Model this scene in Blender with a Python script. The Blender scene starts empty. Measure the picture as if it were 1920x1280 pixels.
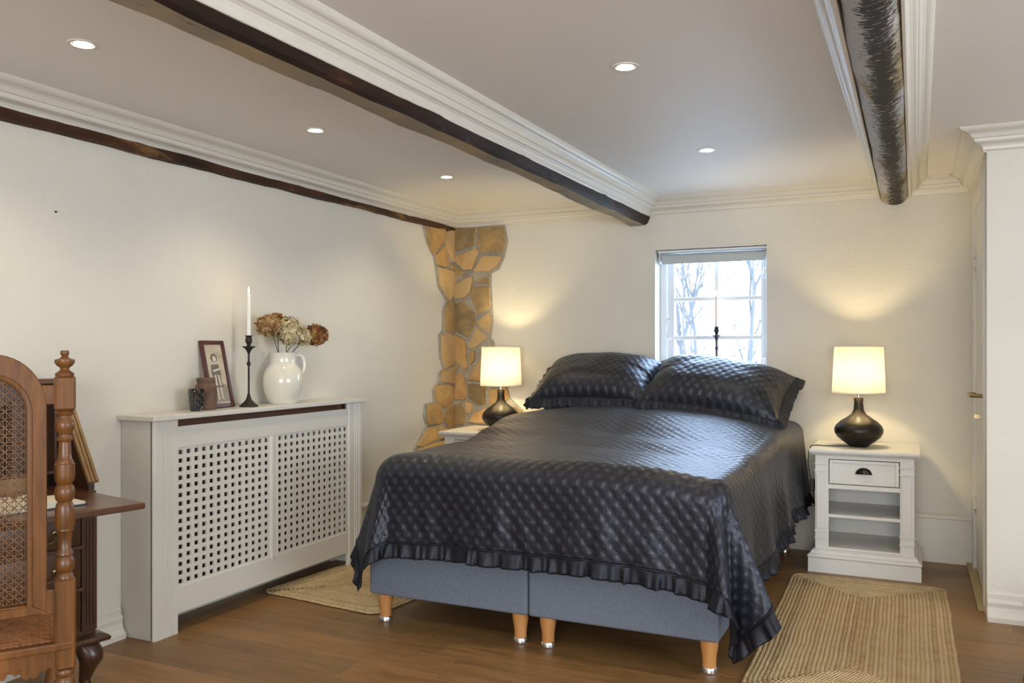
import bpy, bmesh, math, random
from mathutils import Vector, Matrix, noise
random.seed(7)
scn = bpy.context.scene
C = scn.collection
PI = math.pi
# ---------------------------------------------------------------- camera
F, CX, CY, CZ = 1600.0, 3.13, -5.62, 1.25
YAW = math.atan2(752, F)
cam = bpy.data.cameras.new('camera'); camo = bpy.data.objects.new('camera', cam); C.objects.link(camo)
camo.location = (CX, CY, CZ); camo.rotation_euler = (PI/2, 0, YAW)
cam.sensor_width = 36; cam.lens = F/1920*36; cam.shift_y = 15/1920
scn.camera = camo
# ---------------------------------------------------------------- view, world, large lights
vs = scn.view_settings
vs.view_transform = 'Standard'; vs.look = 'None'; vs.exposure = 0.74; vs.gamma = 1; vs.use_curve_mapping = False
world = bpy.data.worlds.new('sky'); scn.world = world; world.use_nodes = True
bg = world.node_tree.nodes['Background']; bg.inputs[0].default_value = (0.52, 0.71, 1.0, 1); bg.inputs[1].default_value = 12

def light(name, typ, loc, power, col, rot=(0, 0, 0), **kw):
    l = bpy.data.lights.new(name, typ); l.energy = power; l.color = col
    for k, v in kw.items():
        if k == 'portal': l.cycles.is_portal = v
        else: setattr(l, k, v)
    o = bpy.data.objects.new(name, l); o.location = loc; o.rotation_euler = rot; C.objects.link(o); return o
light('window_portal', 'AREA', (1.92, 0.30, 1.47), 1, (1, 1, 1), (-PI/2, 0, 0), shape='RECTANGLE', size=0.76, size_y=0.92, portal=True)
# daylight through the windows of the part of the room behind the camera
light('daylight_rear', 'AREA', (3.4, -7.9, 1.35), 88, (0.94, 0.97, 1.0), (PI/2, 0, 0), shape='RECTANGLE', size=2.4, size_y=1.3)
light('daylight_side', 'AREA', (6.1, -4.2, 1.35), 52, (0.74, 0.86, 1.0), (PI/2, 0, PI/2), shape='RECTANGLE', size=2.0, size_y=1.2)
SPOT_W = 9.5; SPOT_COL = (1, 0.84, 0.58)

# ---------------------------------------------------------------- helpers
def pray(x, y):
    t = (x-960)/F; u = -(y-655)/F; s, c = math.sin(YAW), math.cos(YAW)
    return (-s+t*c, c+t*s, u)
def onX(x, y, X0):
    r = pray(x, y); k = (X0-CX)/r[0]; return Vector((X0, CY+r[1]*k, CZ+r[2]*k))
def onY(x, y, Y0):
    r = pray(x, y); k = (Y0-CY)/r[1]; return Vector((CX+r[0]*k, Y0, CZ+r[2]*k))

class MB:
    def __init__(s): s.v = []; s.f = []; s.uv = None
    def add(s, vs, fs):
        n = len(s.v); s.v += [tuple(v) for v in vs]; s.f += [tuple(i+n for i in f) for f in fs]; return s
    def box(s, x0, x1, y0, y1, z0, z1):
        return s.add([(x0,y0,z0),(x1,y0,z0),(x1,y1,z0),(x0,y1,z0),(x0,y0,z1),(x1,y0,z1),(x1,y1,z1),(x0,y1,z1)],
                     [(0,3,2,1),(4,5,6,7),(0,1,5,4),(1,2,6,5),(2,3,7,6),(3,0,4,7)])
    def prism(s, poly, d):            # poly: list of 3D points, extruded by vector d
        n = len(poly); d = Vector(d)
        a = [Vector(p) for p in poly]
        return s.add(a+[p+d for p in a], [tuple(range(n))[::-1], tuple(range(n, 2*n))]+[(i, (i+1) % n, n+(i+1) % n, n+i) for i in range(n)])
    def loft(s, rings, closed=True, caps=True):
        n = len(rings[0]); vs = [p for r in rings for p in r]; fs = []
        for k in range(len(rings)-1):
            for i in range(n if closed else n-1):
                j = (i+1) % n; fs.append((k*n+i, k*n+j, (k+1)*n+j, (k+1)*n+i))
        if caps: fs += [tuple(range(n))[::-1], tuple(range((len(rings)-1)*n, len(rings)*n))]
        return s.add(vs, fs)
    def lathe(s, prof, c=(0, 0, 0), n=32, caps=True):   # prof [(r,z)]
        rings = [[(c[0]+r*math.cos(2*PI*i/n), c[1]+r*math.sin(2*PI*i/n), c[2]+z) for i in range(n)] for r, z in prof]
        return s.loft(rings, True, caps)
    def tube(s, pts, r, n=8, caps=True):
        pts = [Vector(p) for p in pts]; rings = []
        up = Vector((0, 0, 1)); prev = None
        for i, p in enumerate(pts):
            t = (pts[min(i+1, len(pts)-1)]-pts[max(i-1, 0)]).normalized()
            if prev is None:
                a = t.cross(up)
                if a.length < .1: a = t.cross(Vector((1, 0, 0)))
            else: a = prev - t*prev.dot(t)
            a.normalize(); prev = a; b = t.cross(a)
            rr = r[i] if isinstance(r, (list, tuple)) else r
            rings.append([p+a*rr*math.cos(2*PI*k/n)+b*rr*math.sin(2*PI*k/n) for k in range(n)])
        return s.loft(rings, True, caps)
    def grid(s, fn, us, vs, uvfn=None):
        n = len(vs); base = len(s.v)
        pts = [fn(u, v) for u in us for v in vs]
        s.add(pts, [(i*n+j, (i+1)*n+j, (i+1)*n+j+1, i*n+j+1) for i in range(len(us)-1) for j in range(n-1)])
        if uvfn:
            if s.uv is None: s.uv = {}
            for i, u in enumerate(us):
                for j, v in enumerate(vs): s.uv[base+i*n+j] = uvfn(u, v)
        return s
    def xf(s, M): s.v = [tuple(M @ Vector(v)) for v in s.v]; return s

def obj(name, mb, mat, parent=None, smooth=False, bevel=0, seg=2, world=False, angle=35, fix=True, **props):
    me = bpy.data.meshes.new(name)
    vs = mb.v
    if world and parent is not None:
        Mi = Matrix.Translation(-absloc(parent)); vs = [tuple(Mi @ Vector(v)) for v in vs]
    me.from_pydata(vs, [], mb.f)
    if mb.uv:
        uvl = me.uv_layers.new(name='UVMap')
        for l in me.loops: uvl.data[l.index].uv = mb.uv.get(l.vertex_index, (0, 0))
    if fix and not mb.uv:
        b = bmesh.new(); b.from_mesh(me); bmesh.ops.recalc_face_normals(b, faces=b.faces); b.to_mesh(me); b.free()
    me.materials.append(mat)
    o = bpy.data.objects.new(name, me); C.objects.link(o)
    if parent is not None: o.parent = parent
    if smooth:
        for p in me.polygons: p.use_smooth = True
        if smooth != 'all':
            try: me.set_sharp_from_angle(angle=math.radians(angle))
            except Exception: pass
    if bevel:
        m = o.modifiers.new('bevel', 'BEVEL'); m.width = bevel; m.segments = seg; m.limit_method = 'ANGLE'; m.angle_limit = math.radians(40)
    for k, v in props.items(): o[k] = v
    return o
LOC = {}
def absloc(o):
    v = Vector((0, 0, 0))
    while o is not None: v += Vector(o.location); o = o.parent
    return v
def thing(name, label, cat, loc=(0, 0, 0), rz=0, group=None):
    o = bpy.data.objects.new(name, None); C.objects.link(o); o.empty_display_size = .05
    o.location = loc; o.rotation_euler = (0, 0, rz); o['label'] = label; o['category'] = cat
    if group: o['group'] = group
    return o
def tag(o, label, cat, group=None):
    o['label'] = label; o['category'] = cat
    if group: o['group'] = group
    return o
def struct(name, mb, mat, **kw):
    o = obj(name, mb, mat, **kw); o['kind'] = 'structure'; return o
def dup(root, loc, label=None, rz=None):
    def cp(o, par):
        c = o.copy(); C.objects.link(c)
        if par is not None: c.parent = par
        for ch in list(o.children): cp(ch, c)
        return c
    kids = list(root.children)
    r = root.copy(); C.objects.link(r); r.location = loc
    if rz is not None: r.rotation_euler = (0, 0, rz)
    for k in kids: cp(k, r)
    if label: r['label'] = label
    return r

# ---------------------------------------------------------------- materials
class NT:
    def __init__(s, name, **kw):
        s.m = bpy.data.materials.new(name); s.m.use_nodes = True; s.t = s.m.node_tree
        s.b = s.t.nodes['Principled BSDF']; s.out = s.t.nodes['Material Output']
        for k, v in kw.items(): s.set(k, v)
    def set(s, k, v):
        i = s.b.inputs[k]
        if isinstance(v, (tuple, list)) and len(v) == 3 and i.type == 'RGBA': v = (*v, 1)
        i.default_value = v
    def n(s, typ, **kw):
        nd = s.t.nodes.new(typ)
        for k, v in kw.items():
            if k[0] == '_':
                s.inp(nd.inputs[k[1:].replace('_', ' ')], v)
            else: setattr(nd, k, v)
        return nd
    def inp(s, sock, v):
        if hasattr(v, 'is_output'): s.t.links.new(v, sock)
        else: sock.default_value = v
    def math(s, op, a, b=0.0, c=None):
        nd = s.t.nodes.new('ShaderNodeMath'); nd.operation = op
        s.inp(nd.inputs[0], a); s.inp(nd.inputs[1], b)
        if c is not None: s.inp(nd.inputs[2], c)
        return nd.outputs[0]
    def coord(s, which='Object', scale=(1, 1, 1), rot=(0, 0, 0)):
        tc = s.n('ShaderNodeTexCoord'); mp = s.n('ShaderNodeMapping')
        s.t.links.new(tc.outputs[which], mp.inputs[0]); mp.inputs['Scale'].default_value = scale; mp.inputs['Rotation'].default_value = rot
        return mp.outputs[0]
    def noise(s, vec, scale, detail=4, rough=.55, dist=0):
        nd = s.n('ShaderNodeTexNoise'); s.t.links.new(vec, nd.inputs['Vector'])
        nd.inputs['Scale'].default_value = scale; nd.inputs['Detail'].default_value = detail; nd.inputs['Roughness'].default_value = rough; nd.inputs['Distortion'].default_value = dist
        return nd.outputs[0]
    def ramp(s, fac, stops):
        nd = s.n('ShaderNodeValToRGB'); s.t.links.new(fac, nd.inputs[0]); cr = nd.color_ramp
        while len(cr.elements) < len(stops): cr.elements.new(.5)
        for e, (p, c) in zip(cr.elements, stops): e.position = p; e.color = (*c, 1) if len(c) == 3 else c
        return nd.outputs[0]
    def mix(s, fac, a, b, mode='MIX'):
        nd = s.n('ShaderNodeMix', data_type='RGBA', blend_type=mode)
        s.inp(nd.inputs[0], fac)
        for i, v in ((6, a), (7, b)):
            if isinstance(v, tuple): v = (*v[:3], 1)
            s.inp(nd.inputs[i], v)
        return nd.outputs[2]
    def col(s, v): s.t.links.new(v, s.b.inputs['Base Color'])
    def rough(s, v): s.t.links.new(v, s.b.inputs['Roughness'])
    def bump(s, h, strength=.3, dist=.01, prev=None):
        nd = s.n('ShaderNodeBump'); nd.inputs['Strength'].default_value = strength; nd.inputs['Distance'].default_value = dist
        s.t.links.new(h, nd.inputs['Height'])
        if prev is not None: s.t.links.new(prev, nd.inputs['Normal'])
        s.t.links.new(nd.outputs[0], s.b.inputs['Normal']); return nd.outputs[0]
def simple(name, col, rough=.5, metal=0, **kw):
    k = NT(name); k.set('Base Color', col); k.set('Roughness', rough); k.set('Metallic', metal)
    for a, b in kw.items(): k.set(a.replace('_', ' '), b)
    return k.m

def m_plaster():
    k = NT('plaster'); k.set('Roughness', .75); v = k.coord()
    n1 = k.noise(v, 1.3, 3); k.col(k.ramp(n1, [(.3, (.67, .64, .565)), (.7, (.73, .70, .62))]))
    n2 = k.noise(v, 9, 6, .6, .6); n3 = k.noise(v, 60, 4)
    h = k.math('ADD', n2, k.math('MULTIPLY', n3, .15))
    k.bump(h, .35, .012); return k.m
def m_wood(name, c1, c2, scale=(1, 1, 1), rough=.4, ring=8, bump=.1, coat=0.0, seed=0):
    k = NT(name); k.set('Roughness', rough); k.set('Coat Weight', coat); k.set('Coat Roughness', .2)
    v = k.coord('Object', scale)
    n = k.noise(v, ring, 8, .65, 1.2); n2 = k.noise(v, ring*7, 4, .6)
    f = k.math('ADD', k.math('MULTIPLY', n, .75), k.math('MULTIPLY', n2, .25))
    k.col(k.ramp(f, [(.32, c1), (.66, c2)])); k.bump(f, bump, .004); return k.m
def m_floor():
    k = NT('oak_planks'); tc = k.n('ShaderNodeTexCoord')
    sep = k.n('ShaderNodeSeparateXYZ'); k.t.links.new(tc.outputs['Object'], sep.inputs[0])
    x, y = sep.outputs[0], sep.outputs[1]
    row = k.math('FLOOR', k.math('DIVIDE', y, .185))
    wn = k.n('ShaderNodeTexWhiteNoise', noise_dimensions='1D'); k.t.links.new(row, wn.inputs['W'])
    xs = k.math('ADD', x, k.math('MULTIPLY', wn.outputs[0], 5.0))
    cell = k.math('FLOOR', k.math('DIVIDE', xs, 1.7))
    cv = k.n('ShaderNodeCombineXYZ'); k.t.links.new(row, cv.inputs[0]); k.t.links.new(cell, cv.inputs[1])
    w2 = k.n('ShaderNodeTexWhiteNoise', noise_dimensions='3D'); k.t.links.new(cv.outputs[0], w2.inputs['Vector'])
    fy = k.math('FRACT', k.math('DIVIDE', y, .185)); fx = k.math('FRACT', k.math('DIVIDE', xs, 1.7))
    ey = k.math('MINIMUM', fy, k.math('SUBTRACT', 1.0, fy)); ex = k.math('MINIMUM', fx, k.math('SUBTRACT', 1.0, fx))
    g1 = k.math('LESS_THAN', ey, .010); g2 = k.math('LESS_THAN', ex, .0012); gap = k.math('MAXIMUM', g1, g2)
    off = k.math('MULTIPLY', w2.outputs[0], 40.0)
    cv2 = k.n('ShaderNodeCombineXYZ'); k.t.links.new(k.math('ADD', k.math('MULTIPLY', x, .9), off), cv2.inputs[0]); k.t.links.new(k.math('ADD', k.math('MULTIPLY', y, 9), off), cv2.inputs[1])
    gr = k.noise(cv2.outputs[0], 2.2, 8, .6, 1.0)
    gr2 = k.noise(cv2.outputs[0], 14, 4, .6, .5)
    f = k.math('ADD', k.math('MULTIPLY', gr, .7), k.math('MULTIPLY', gr2, .3))
    base = k.ramp(f, [(.28, (.125, .064, .022)), (.5, (.225, .122, .045)), (.72, (.31, .178, .074))])
    tint = k.ramp(w2.outputs[0], [(0, (.72, .66, .60)), (.5, (1, 1, 1)), (1, (1.22, 1.12, 1.02))])
    c = k.mix(1.0, base, tint, 'MULTIPLY')
    kn = k.noise(tc.outputs['Object'], 3.1, 2, .4); knm = k.ramp(kn, [(.74, (0, 0, 0)), (.78, (1, 1, 1))])
    c = k.mix(k.math('MULTIPLY', knm, .6), c, (.04, .02, .01))
    c = k.mix(k.math('MULTIPLY', gap, .45), c, (.34, .20, .10))
    k.col(c); k.rough(k.ramp(gr, [(0, (.38,)*3), (1, (.52,)*3)]))
    h = k.math('SUBTRACT', k.math('MULTIPLY', f, .3), gap); k.bump(h, .25, .003); return k.m
def m_jute():
    k = NT('braided_jute'); k.set('Roughness', .9); k.set('Specular IOR Level', .2)
    uv = k.n('ShaderNodeTexCoord').outputs['UV']; sep = k.n('ShaderNodeSeparateXYZ'); k.t.links.new(uv, sep.inputs[0])
    a, r = sep.outputs[0], sep.outputs[1]      # a along the braid in metres, r = ring index + cross position
    fr = k.math('FRACT', r); side = k.math('ABSOLUTE', k.math('SUBTRACT', fr, .5))
    w = k.math('SINE', k.math('MULTIPLY', k.math('ADD', a, k.math('MULTIPLY', side, .018)), 2*PI/.013))
    v = k.coord('Object'); n = k.noise(v, 160, 3); n2 = k.noise(v, 14, 3)
    wnz = k.n('ShaderNodeTexWhiteNoise', noise_dimensions='1D'); k.t.links.new(k.math('FLOOR', r), wnz.inputs['W'])
    f = k.math('ADD', k.math('ADD', k.math('MULTIPLY', n, .6), k.math('MULTIPLY', n2, .25)), k.math('MULTIPLY', wnz.outputs[0], .15))
    c = k.ramp(f, [(.30, (.36, .21, .10)), (.44, (.62, .45, .245)), (.66, (.78, .62, .39))])
    c = k.mix(k.math('MULTIPLY', k.math('LESS_THAN', w, -.55), .4), c, (.22, .12, .05))
    k.col(c); k.bump(k.math('ADD', w, k.math('MULTIPLY', n, 1.2)), .8, .003); return k.m
def m_quilt():
    k = NT('quilted_satin'); k.set('Roughness', .43); k.set('Sheen Weight', .03); k.set('Sheen Roughness', .4)
    k.set('Specular IOR Level', .62); k.set('Specular Tint', (.78, .83, 1.0))
    uv = k.n('ShaderNodeTexCoord').outputs['UV']; sep = k.n('ShaderNodeSeparateXYZ'); k.t.links.new(uv, sep.inputs[0])
    u = k.math('DIVIDE', sep.outputs[0], .058); v = k.math('DIVIDE', sep.outputs[1], .066)
    g = k.math('MULTIPLY', k.math('COSINE', k.math('MULTIPLY', u, 2*PI)), k.math('COSINE', k.math('MULTIPLY', v, 2*PI)))
    masks = []
    for off in (.5, 0.0):
        lu = k.math('SUBTRACT', k.math('FRACT', k.math('ADD', u, off)), .5); lv = k.math('SUBTRACT', k.math('FRACT', k.math('ADD', v, off)), .5)
        r = k.math('SQRT', k.math('ADD', k.math('MULTIPLY', lu, lu), k.math('MULTIPLY', lv, lv)))
        an = k.math('ARCTAN2', lv, lu)
        sp = k.math('GREATER_THAN', k.math('COSINE', k.math('MULTIPLY', an, 8)), .25)
        dots = k.math('GREATER_THAN', k.math('COSINE', k.math('MULTIPLY', r, 2*PI/.062)), -.25)
        inr = k.math('MULTIPLY', k.math('LESS_THAN', r, .20), k.math('GREATER_THAN', r, .035))
        masks.append(k.math('MULTIPLY', k.math('MULTIPLY', sp, dots), inr))
    star = k.math('MAXIMUM', masks[0], masks[1])
    c = k.mix(k.math('MULTIPLY', star, .22), (.0058, .0060, .0105), (.25, .26, .32))
    k.col(c)
    n = k.noise(k.coord('Object'), 16, 4, .6, 1.0)
    dimple = k.math('POWER', k.math('ADD', k.math('MULTIPLY', g, .5), .5), 2.2)
    seam = k.math('LESS_THAN', k.math('ABSOLUTE', k.math('ADD', sep.outputs[1], .085)), .003)
    h = k.math('SUBTRACT', k.math('ADD', k.math('MULTIPLY', dimple, -1.0), k.math('MULTIPLY', n, .9)), k.math('MULTIPLY', seam, .4))
    k.bump(h, .8, .0038); return k.m
def m_fabric(name, c1, c2, rough=.9):
    k = NT(name); k.set('Roughness', rough); v = k.coord('Object')
    w = k.n('ShaderNodeTexNoise'); k.t.links.new(k.coord('Object', (1, 1, 6)), w.inputs[0]); w.inputs['Scale'].default_value = 180
    w2 = k.noise(k.coord('Object', (6, 6, 1)), 180, 2)
    f = k.math('MULTIPLY', k.math('ADD', w.outputs[0], w2), .5)
    k.col(k.ramp(f, [(.38, c1), (.62, c2)])); k.bump(f, .3, .001); return k.m
def m_stone():
    k = NT('ochre_flagstone'); k.set('Roughness', .65); v = k.coord('Object')
    oi = k.n('ShaderNodeObjectInfo')
    n = k.noise(v, 5, 6, .6, .8); n2 = k.noise(v, 1.7, 2); n3 = k.noise(v, 40, 4)
    geo = k.n('ShaderNodeNewGeometry'); isl = geo.outputs['Random Per Island']
    f = k.math('ADD', k.math('ADD', k.math('MULTIPLY', n, .45), k.math('MULTIPLY', n2, .2)), k.math('ADD', k.math('MULTIPLY', isl, .30), .03))
    c = k.ramp(f, [(.34, (.22, .155, .075)), (.43, (.36, .25, .11)), (.50, (.50, .29, .105)), (.56, (.56, .38, .17)), (.66, (.48, .34, .18))])
    vn = k.noise(k.coord('Object', (1, 1, 1), (.3, .5, .8)), 3.5, 3, .5, 2.5)
    vein = k.ramp(vn, [(.485, (0, 0, 0)), (.5, (1, 1, 1)), (.515, (0, 0, 0))])
    c = k.mix(k.math('MULTIPLY', vein, .35), c, (.62, .42, .20))
    k.col(c); k.bump(k.math('ADD', n, k.math('MULTIPLY', n3, .3)), .5, .015); return k.m
def m_oldbeam(name, dark, paint, paintamt, streak, edge=.06):
    # dark old timber with worn paint left on it in patches
    k = NT(name); k.set('Roughness', .62); k.set('Specular IOR Level', .3); v = k.coord('Object', streak)
    n = k.noise(v, 6, 8, .75, .6); big = k.noise(k.coord('Object'), 2.3, 3)
    wood = k.ramp(k.noise(v, 14, 5), [(.3, dark[0]), (.62, dark[1]), (.8, dark[2])])
    f = k.math('ADD', k.math('MULTIPLY', n, .7), k.math('MULTIPLY', big, .3))
    m = k.ramp(f, [(paintamt-edge, (0, 0, 0)), (paintamt+edge*.3, (1, 1, 1))])
    pc = k.ramp(big, [(.4, paint[0]), (.6, paint[1])])
    k.col(k.mix(m, wood, pc)); k.bump(k.math('ADD', n, k.math('MULTIPLY', m, .25)), .8, .012); return k.m
def m_glass():
    k = NT('window_glass'); t = k.t
    tr = t.nodes.new('ShaderNodeBsdfTransparent'); gl = t.nodes.new('ShaderNodeBsdfGlossy'); gl.inputs['Roughness'].default_value = .02
    lw = t.nodes.new('ShaderNodeLayerWeight'); lw.inputs[0].default_value = .5; fac = k.math('ADD', k.math('MULTIPLY', k.math('POWER', lw.outputs['Facing'], 5.0), .6), .04); mx = t.nodes.new('ShaderNodeMixShader')
    t.links.new(fac, mx.inputs[0]); t.links.new(tr.outputs[0], mx.inputs[1]); t.links.new(gl.outputs[0], mx.inputs[2]); t.links.new(mx.outputs[0], k.out.inputs[0]); return k.m
def m_emit(name, col, st):
    k = NT(name); k.set('Base Color', col); k.set('Emission Color', col); k.set('Emission Strength', st); return k.m
def m_shade():
    k = NT('linen_shade'); t = k.t
    w = k.noise(k.coord('Object', (1, 1, 8)), 55, 3); w2 = k.noise(k.coord('Object', (8, 8, 1)), 55, 3)
    c = k.ramp(k.math('MULTIPLY', k.math('ADD', w, w2), .5), [(.35, (.62, .57, .48)), (.65, (.74, .69, .60))])
    df = t.nodes.new('ShaderNodeBsdfDiffuse'); tl = t.nodes.new('ShaderNodeBsdfTranslucent'); mx = t.nodes.new('ShaderNodeMixShader'); mx.inputs[0].default_value = .17
    t.links.new(c, df.inputs[0]); t.links.new(c, tl.inputs[0]); t.links.new(df.outputs[0], mx.inputs[1]); t.links.new(tl.outputs[0], mx.inputs[2]); t.links.new(mx.outputs[0], k.out.inputs[0]); return k.m
def m_petal(name, c1, c2, c3):
    k = NT(name); k.set('Roughness', .85); n = k.noise(k.coord('Object'), 30, 3)
    k.col(k.ramp(n, [(.36, c1), (.5, c2), (.64, c3)])); return k.m

M = {}
M['plaster'] = m_plaster()
M['ceiling'] = simple('ceiling_paint', (.79, .76, .72), .6)
M['trim'] = simple('trim_paint', (.70, .665, .59), .42)
M['cover'] = simple('cream_satin_paint', (.66, .635, .575), .38)
M['white'] = simple('white_satin_paint', (.72, .705, .665), .35)
M['window'] = simple('white_window_paint', (.78, .80, .83), .35)
M['floor'] = m_floor(); M['jute'] = m_jute(); M['quilt'] = m_quilt()
M['satin'] = simple('dark_satin', (.0058, .0060, .0095), .52, 0, Specular_Tint=(.78, .83, 1.0, 1))
M['base'] = m_fabric('blue_grey_weave', (.085, .105, .145), (.20, .23, .285))
M['mattress'] = m_fabric('white_ticking', (.55, .55, .55), (.65, .65, .65))
M['beech'] = m_wood('beech', (.40, .17, .05), (.58, .29, .10), (1, 1, .15), .35, 10, .05)
M['chrome'] = simple('brushed_steel', (.75, .75, .75), .25, 1)
M['walnut'] = m_wood('carved_walnut', (.060, .022, .005), (.23, .088, .018), (1, 1, .12), .38, 14, .12, .12)
M['desk'] = m_wood('dark_mahogany', (.030, .012, .006), (.080, .032, .013), (1, 1, .15), .32, 10, .08, .3)
M['deskh'] = m_wood('mahogany_board', (.060, .022, .009), (.13, .052, .020), (1, .12, 1), .3, 10, .06, .35)
M['deskedge'] = m_wood('golden_edge', (.16, .085, .03), (.33, .20, .09), (1, 1, .3), .4, 10, .05)
M['redwood'] = simple('red_mahogany', (.055, .010, .006), .25, 0, Coat_Weight=.5)
M['cane'] = m_wood('cane', (.09, .036, .010), (.22, .10, .03), (1, 1, 1), .5, 30, .1)
M['canes'] = m_wood('seat_cane', (.16, .05, .015), (.40, .17, .06), (1, 1, 1), .45, 30, .1)
M['brass'] = simple('aged_brass', (.35, .27, .14), .35, 1)
M['pull'] = simple('bronze_pull', (.03, .018, .012), .3, .7)
M['lampbase'] = simple('bronze_lacquer', (.022, .018, .013), .36, .45)
M['shade'] = m_shade(); M['shadetrim'] = simple('shade_trim', (.75, .68, .56), .7)
M['black'] = simple('black_plastic', (.012, .012, .012), .4)
M['iron'] = simple('dark_iron', (.035, .028, .022), .5, .6)
M['wax'] = simple('white_wax', (.85, .84, .80), .5, 0, Subsurface_Weight=.15)
M['flame'] = m_emit('flame', (1, .72, .32), 14)
M['bulb'] = m_emit('bulb_glass', (1, .9, .74), 16)
M['ceramic'] = simple('cream_glaze', (.78, .75, .65), .1, 0, Coat_Weight=.5)
M['stone'] = m_stone()
k = NT('grey_mortar'); k.set('Roughness', .9); n = k.noise(k.coord('Object'), 30, 5); k.col(k.ramp(n, [(.3, (.30, .275, .22)), (.7, (.44, .41, .34))])); k.bump(n, .5, .01); M['mortar'] = k.m
M['beamA'] = m_oldbeam('dark_stained_beam', ((.008, .003, .0015), (.026, .009, .004), (.11, .040, .013)), ((.20, .16, .11), (.28, .20, .12)), .66, (1, .25, 1))
M['beamU'] = m_oldbeam('worn_beam_underside', ((.012, .006, .003), (.06, .03, .014), (.14, .07, .03)), ((.24, .205, .155), (.36, .27, .16)), .41, (1, .16, 1), .02)
M['beamL'] = m_oldbeam('brown_wall_beam', ((.015, .006, .003), (.075, .028, .010), (.24, .10, .032)), ((.24, .12, .05), (.30, .15, .05)), .60, (1, .2, 1))
def m_logbeam():
    # white paint flaking off in a dark fissured band along the middle of the log
    k = NT('painted_beam'); k.set('Roughness', .65); tc = k.n('ShaderNodeTexCoord'); sep = k.n('ShaderNodeSeparateXYZ'); k.t.links.new(tc.outputs['Object'], sep.inputs[0])
    x = sep.outputs[0]; big = k.noise(k.coord('Object', (1, .35, 1)), 5, 3); fine = k.noise(k.coord('Object', (1, 3.2, 1)), 26, 6, .72, .8); spk = k.noise(k.coord('Object', (1, 1.6, 1)), 60, 3, .6)
    u = k.math('DIVIDE', k.math('SUBTRACT', x, .012), .050)       # object origin is the beam axis
    band = k.math('EXPONENT', k.math('MULTIPLY', k.math('MULTIPLY', u, u), -1.0))
    f = k.math('ADD', k.math('ADD', k.math('MULTIPLY', fine, .7), k.math('MULTIPLY', spk, .3)), k.math('ADD', k.math('MULTIPLY', band, .22), k.math('MULTIPLY', big, .16)))
    m = k.ramp(f, [(.705, (0, 0, 0)), (.715, (1, 1, 1))])
    pc = k.ramp(big, [(.40, (.46, .45, .45)), (.50, (.50, .48, .44)), (.58, (.40, .31, .17))])
    dk = k.ramp(spk, [(.35, (.004, .003, .002)), (.65, (.028, .016, .010))])
    k.col(k.mix(m, pc, dk)); k.bump(k.math('SUBTRACT', fine, k.math('MULTIPLY', m, .8)), .8, .010); return k.m
M['beamB'] = m_logbeam()
M['paper'] = simple('paper', (.72, .66, .52), .8)
M['navy'] = simple('navy_cover', (.02, .03, .06), .5)
M['frame'] = simple('reddish_frame', (.075, .018, .014), .28, 0, Coat_Weight=.4)
M['sepia'] = m_petal('sepia_print', (.50, .43, .31), (.58, .50, .38), (.64, .57, .45))
M['sepiad'] = simple('sepia_dark', (.16, .125, .09), .6); M['sepiam'] = simple('sepia_mid', (.33, .28, .21), .6); M['sepial'] = simple('sepia_light', (.72, .66, .56), .6)
k = NT('rusty_clay'); k.set('Roughness', .8); n = k.noise(k.coord('Object'), 18, 5); k.col(k.ramp(n, [(.3, (.09, .05, .032)), (.7, (.18, .105, .07))])); k.bump(n, .3, .004); M['clay'] = k.m
M['blackglass'] = simple('black_glass', (.008, .008, .009), .06, 0, Coat_Weight=1.0)
M['petalg'] = m_petal('cream_petals', (.40, .31, .14), (.58, .49, .29), (.66, .58, .38))
M['petalb'] = m_petal('brown_petals', (.16, .07, .025), (.36, .21, .08), (.52, .40, .20))
M['petalr'] = m_petal('rust_petals', (.12, .035, .012), (.28, .10, .03), (.46, .28, .10))
M['stem'] = simple('dry_stem', (.05, .032, .02), .8)
M['glass'] = m_glass()
M['blind'] = simple('grey_blind', (.50, .54, .55), .7)
M['bark'] = simple('pale_bark', (.055, .052, .052), .9); M['leafy'] = simple('winter_hedge', (.05, .055, .05), .9)
M['lawn'] = simple('frosty_lawn', (.55, .57, .55), .9)
M['yellow'] = m_wood('pale_threshold', (.36, .26, .11), (.48, .37, .18), (1, .2, 1), .5, 8, .05)
M['hole'] = simple('dark_hole', (.01, .01, .01), .9)
M['cavity_shade'] = simple('dark_cavity_shade', (.06, .035, .02), .8)  # shade inside the radiator cover put into one dark colour

# ================================================================ STRUCTURE
ZC = 2.26
struct('floor', MB().box(-.3, 6.5, -8.3, .35, -.06, 0), M['floor'])
struct('ceiling', MB().box(-.3, 6.5, -8.3, .35, ZC, ZC+.1), M['ceiling'])
struct('wall_left', MB().box(-.3, 0, -8.3, .35, 0, ZC), M['plaster'])
WX0, WX1, WZ0, WZ1 = 1.555, 2.285, 1.03, 1.92
b = MB(); b.box(0, WX0, 0, .35, 0, ZC); b.box(WX1, 3.44, 0, .35, 0, ZC); b.box(WX0, WX1, 0, .35, 0, WZ0); b.box(WX0, WX1, 0, .35, WZ1, ZC)
struct('wall_back', b, M['plaster'])
b = MB(); b.box(3.44, 3.62, -.10, .35, 0, ZC); b.box(3.44, 3.62, -1.10, -.92, 0, ZC); b.box(3.44, 3.62, -.92, -.10, 2.05, ZC)
struct('wall_right', b, M['plaster'])
struct('wall_projection', MB().box(3.62, 6.5, -1.10, -.9, 0, ZC), M['plaster'])
struct('wall_closet', MB().box(3.9, 4.0, -.9, .35, 0, ZC), M['plaster'])
struct('wall_side', MB().box(6.2, 6.5, -8.3, -1.10, 0, ZC), M['plaster'])
struct('wall_rear', MB().box(0, 6.2, -8.3, -8.0, 0, ZC), M['plaster'])

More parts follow.
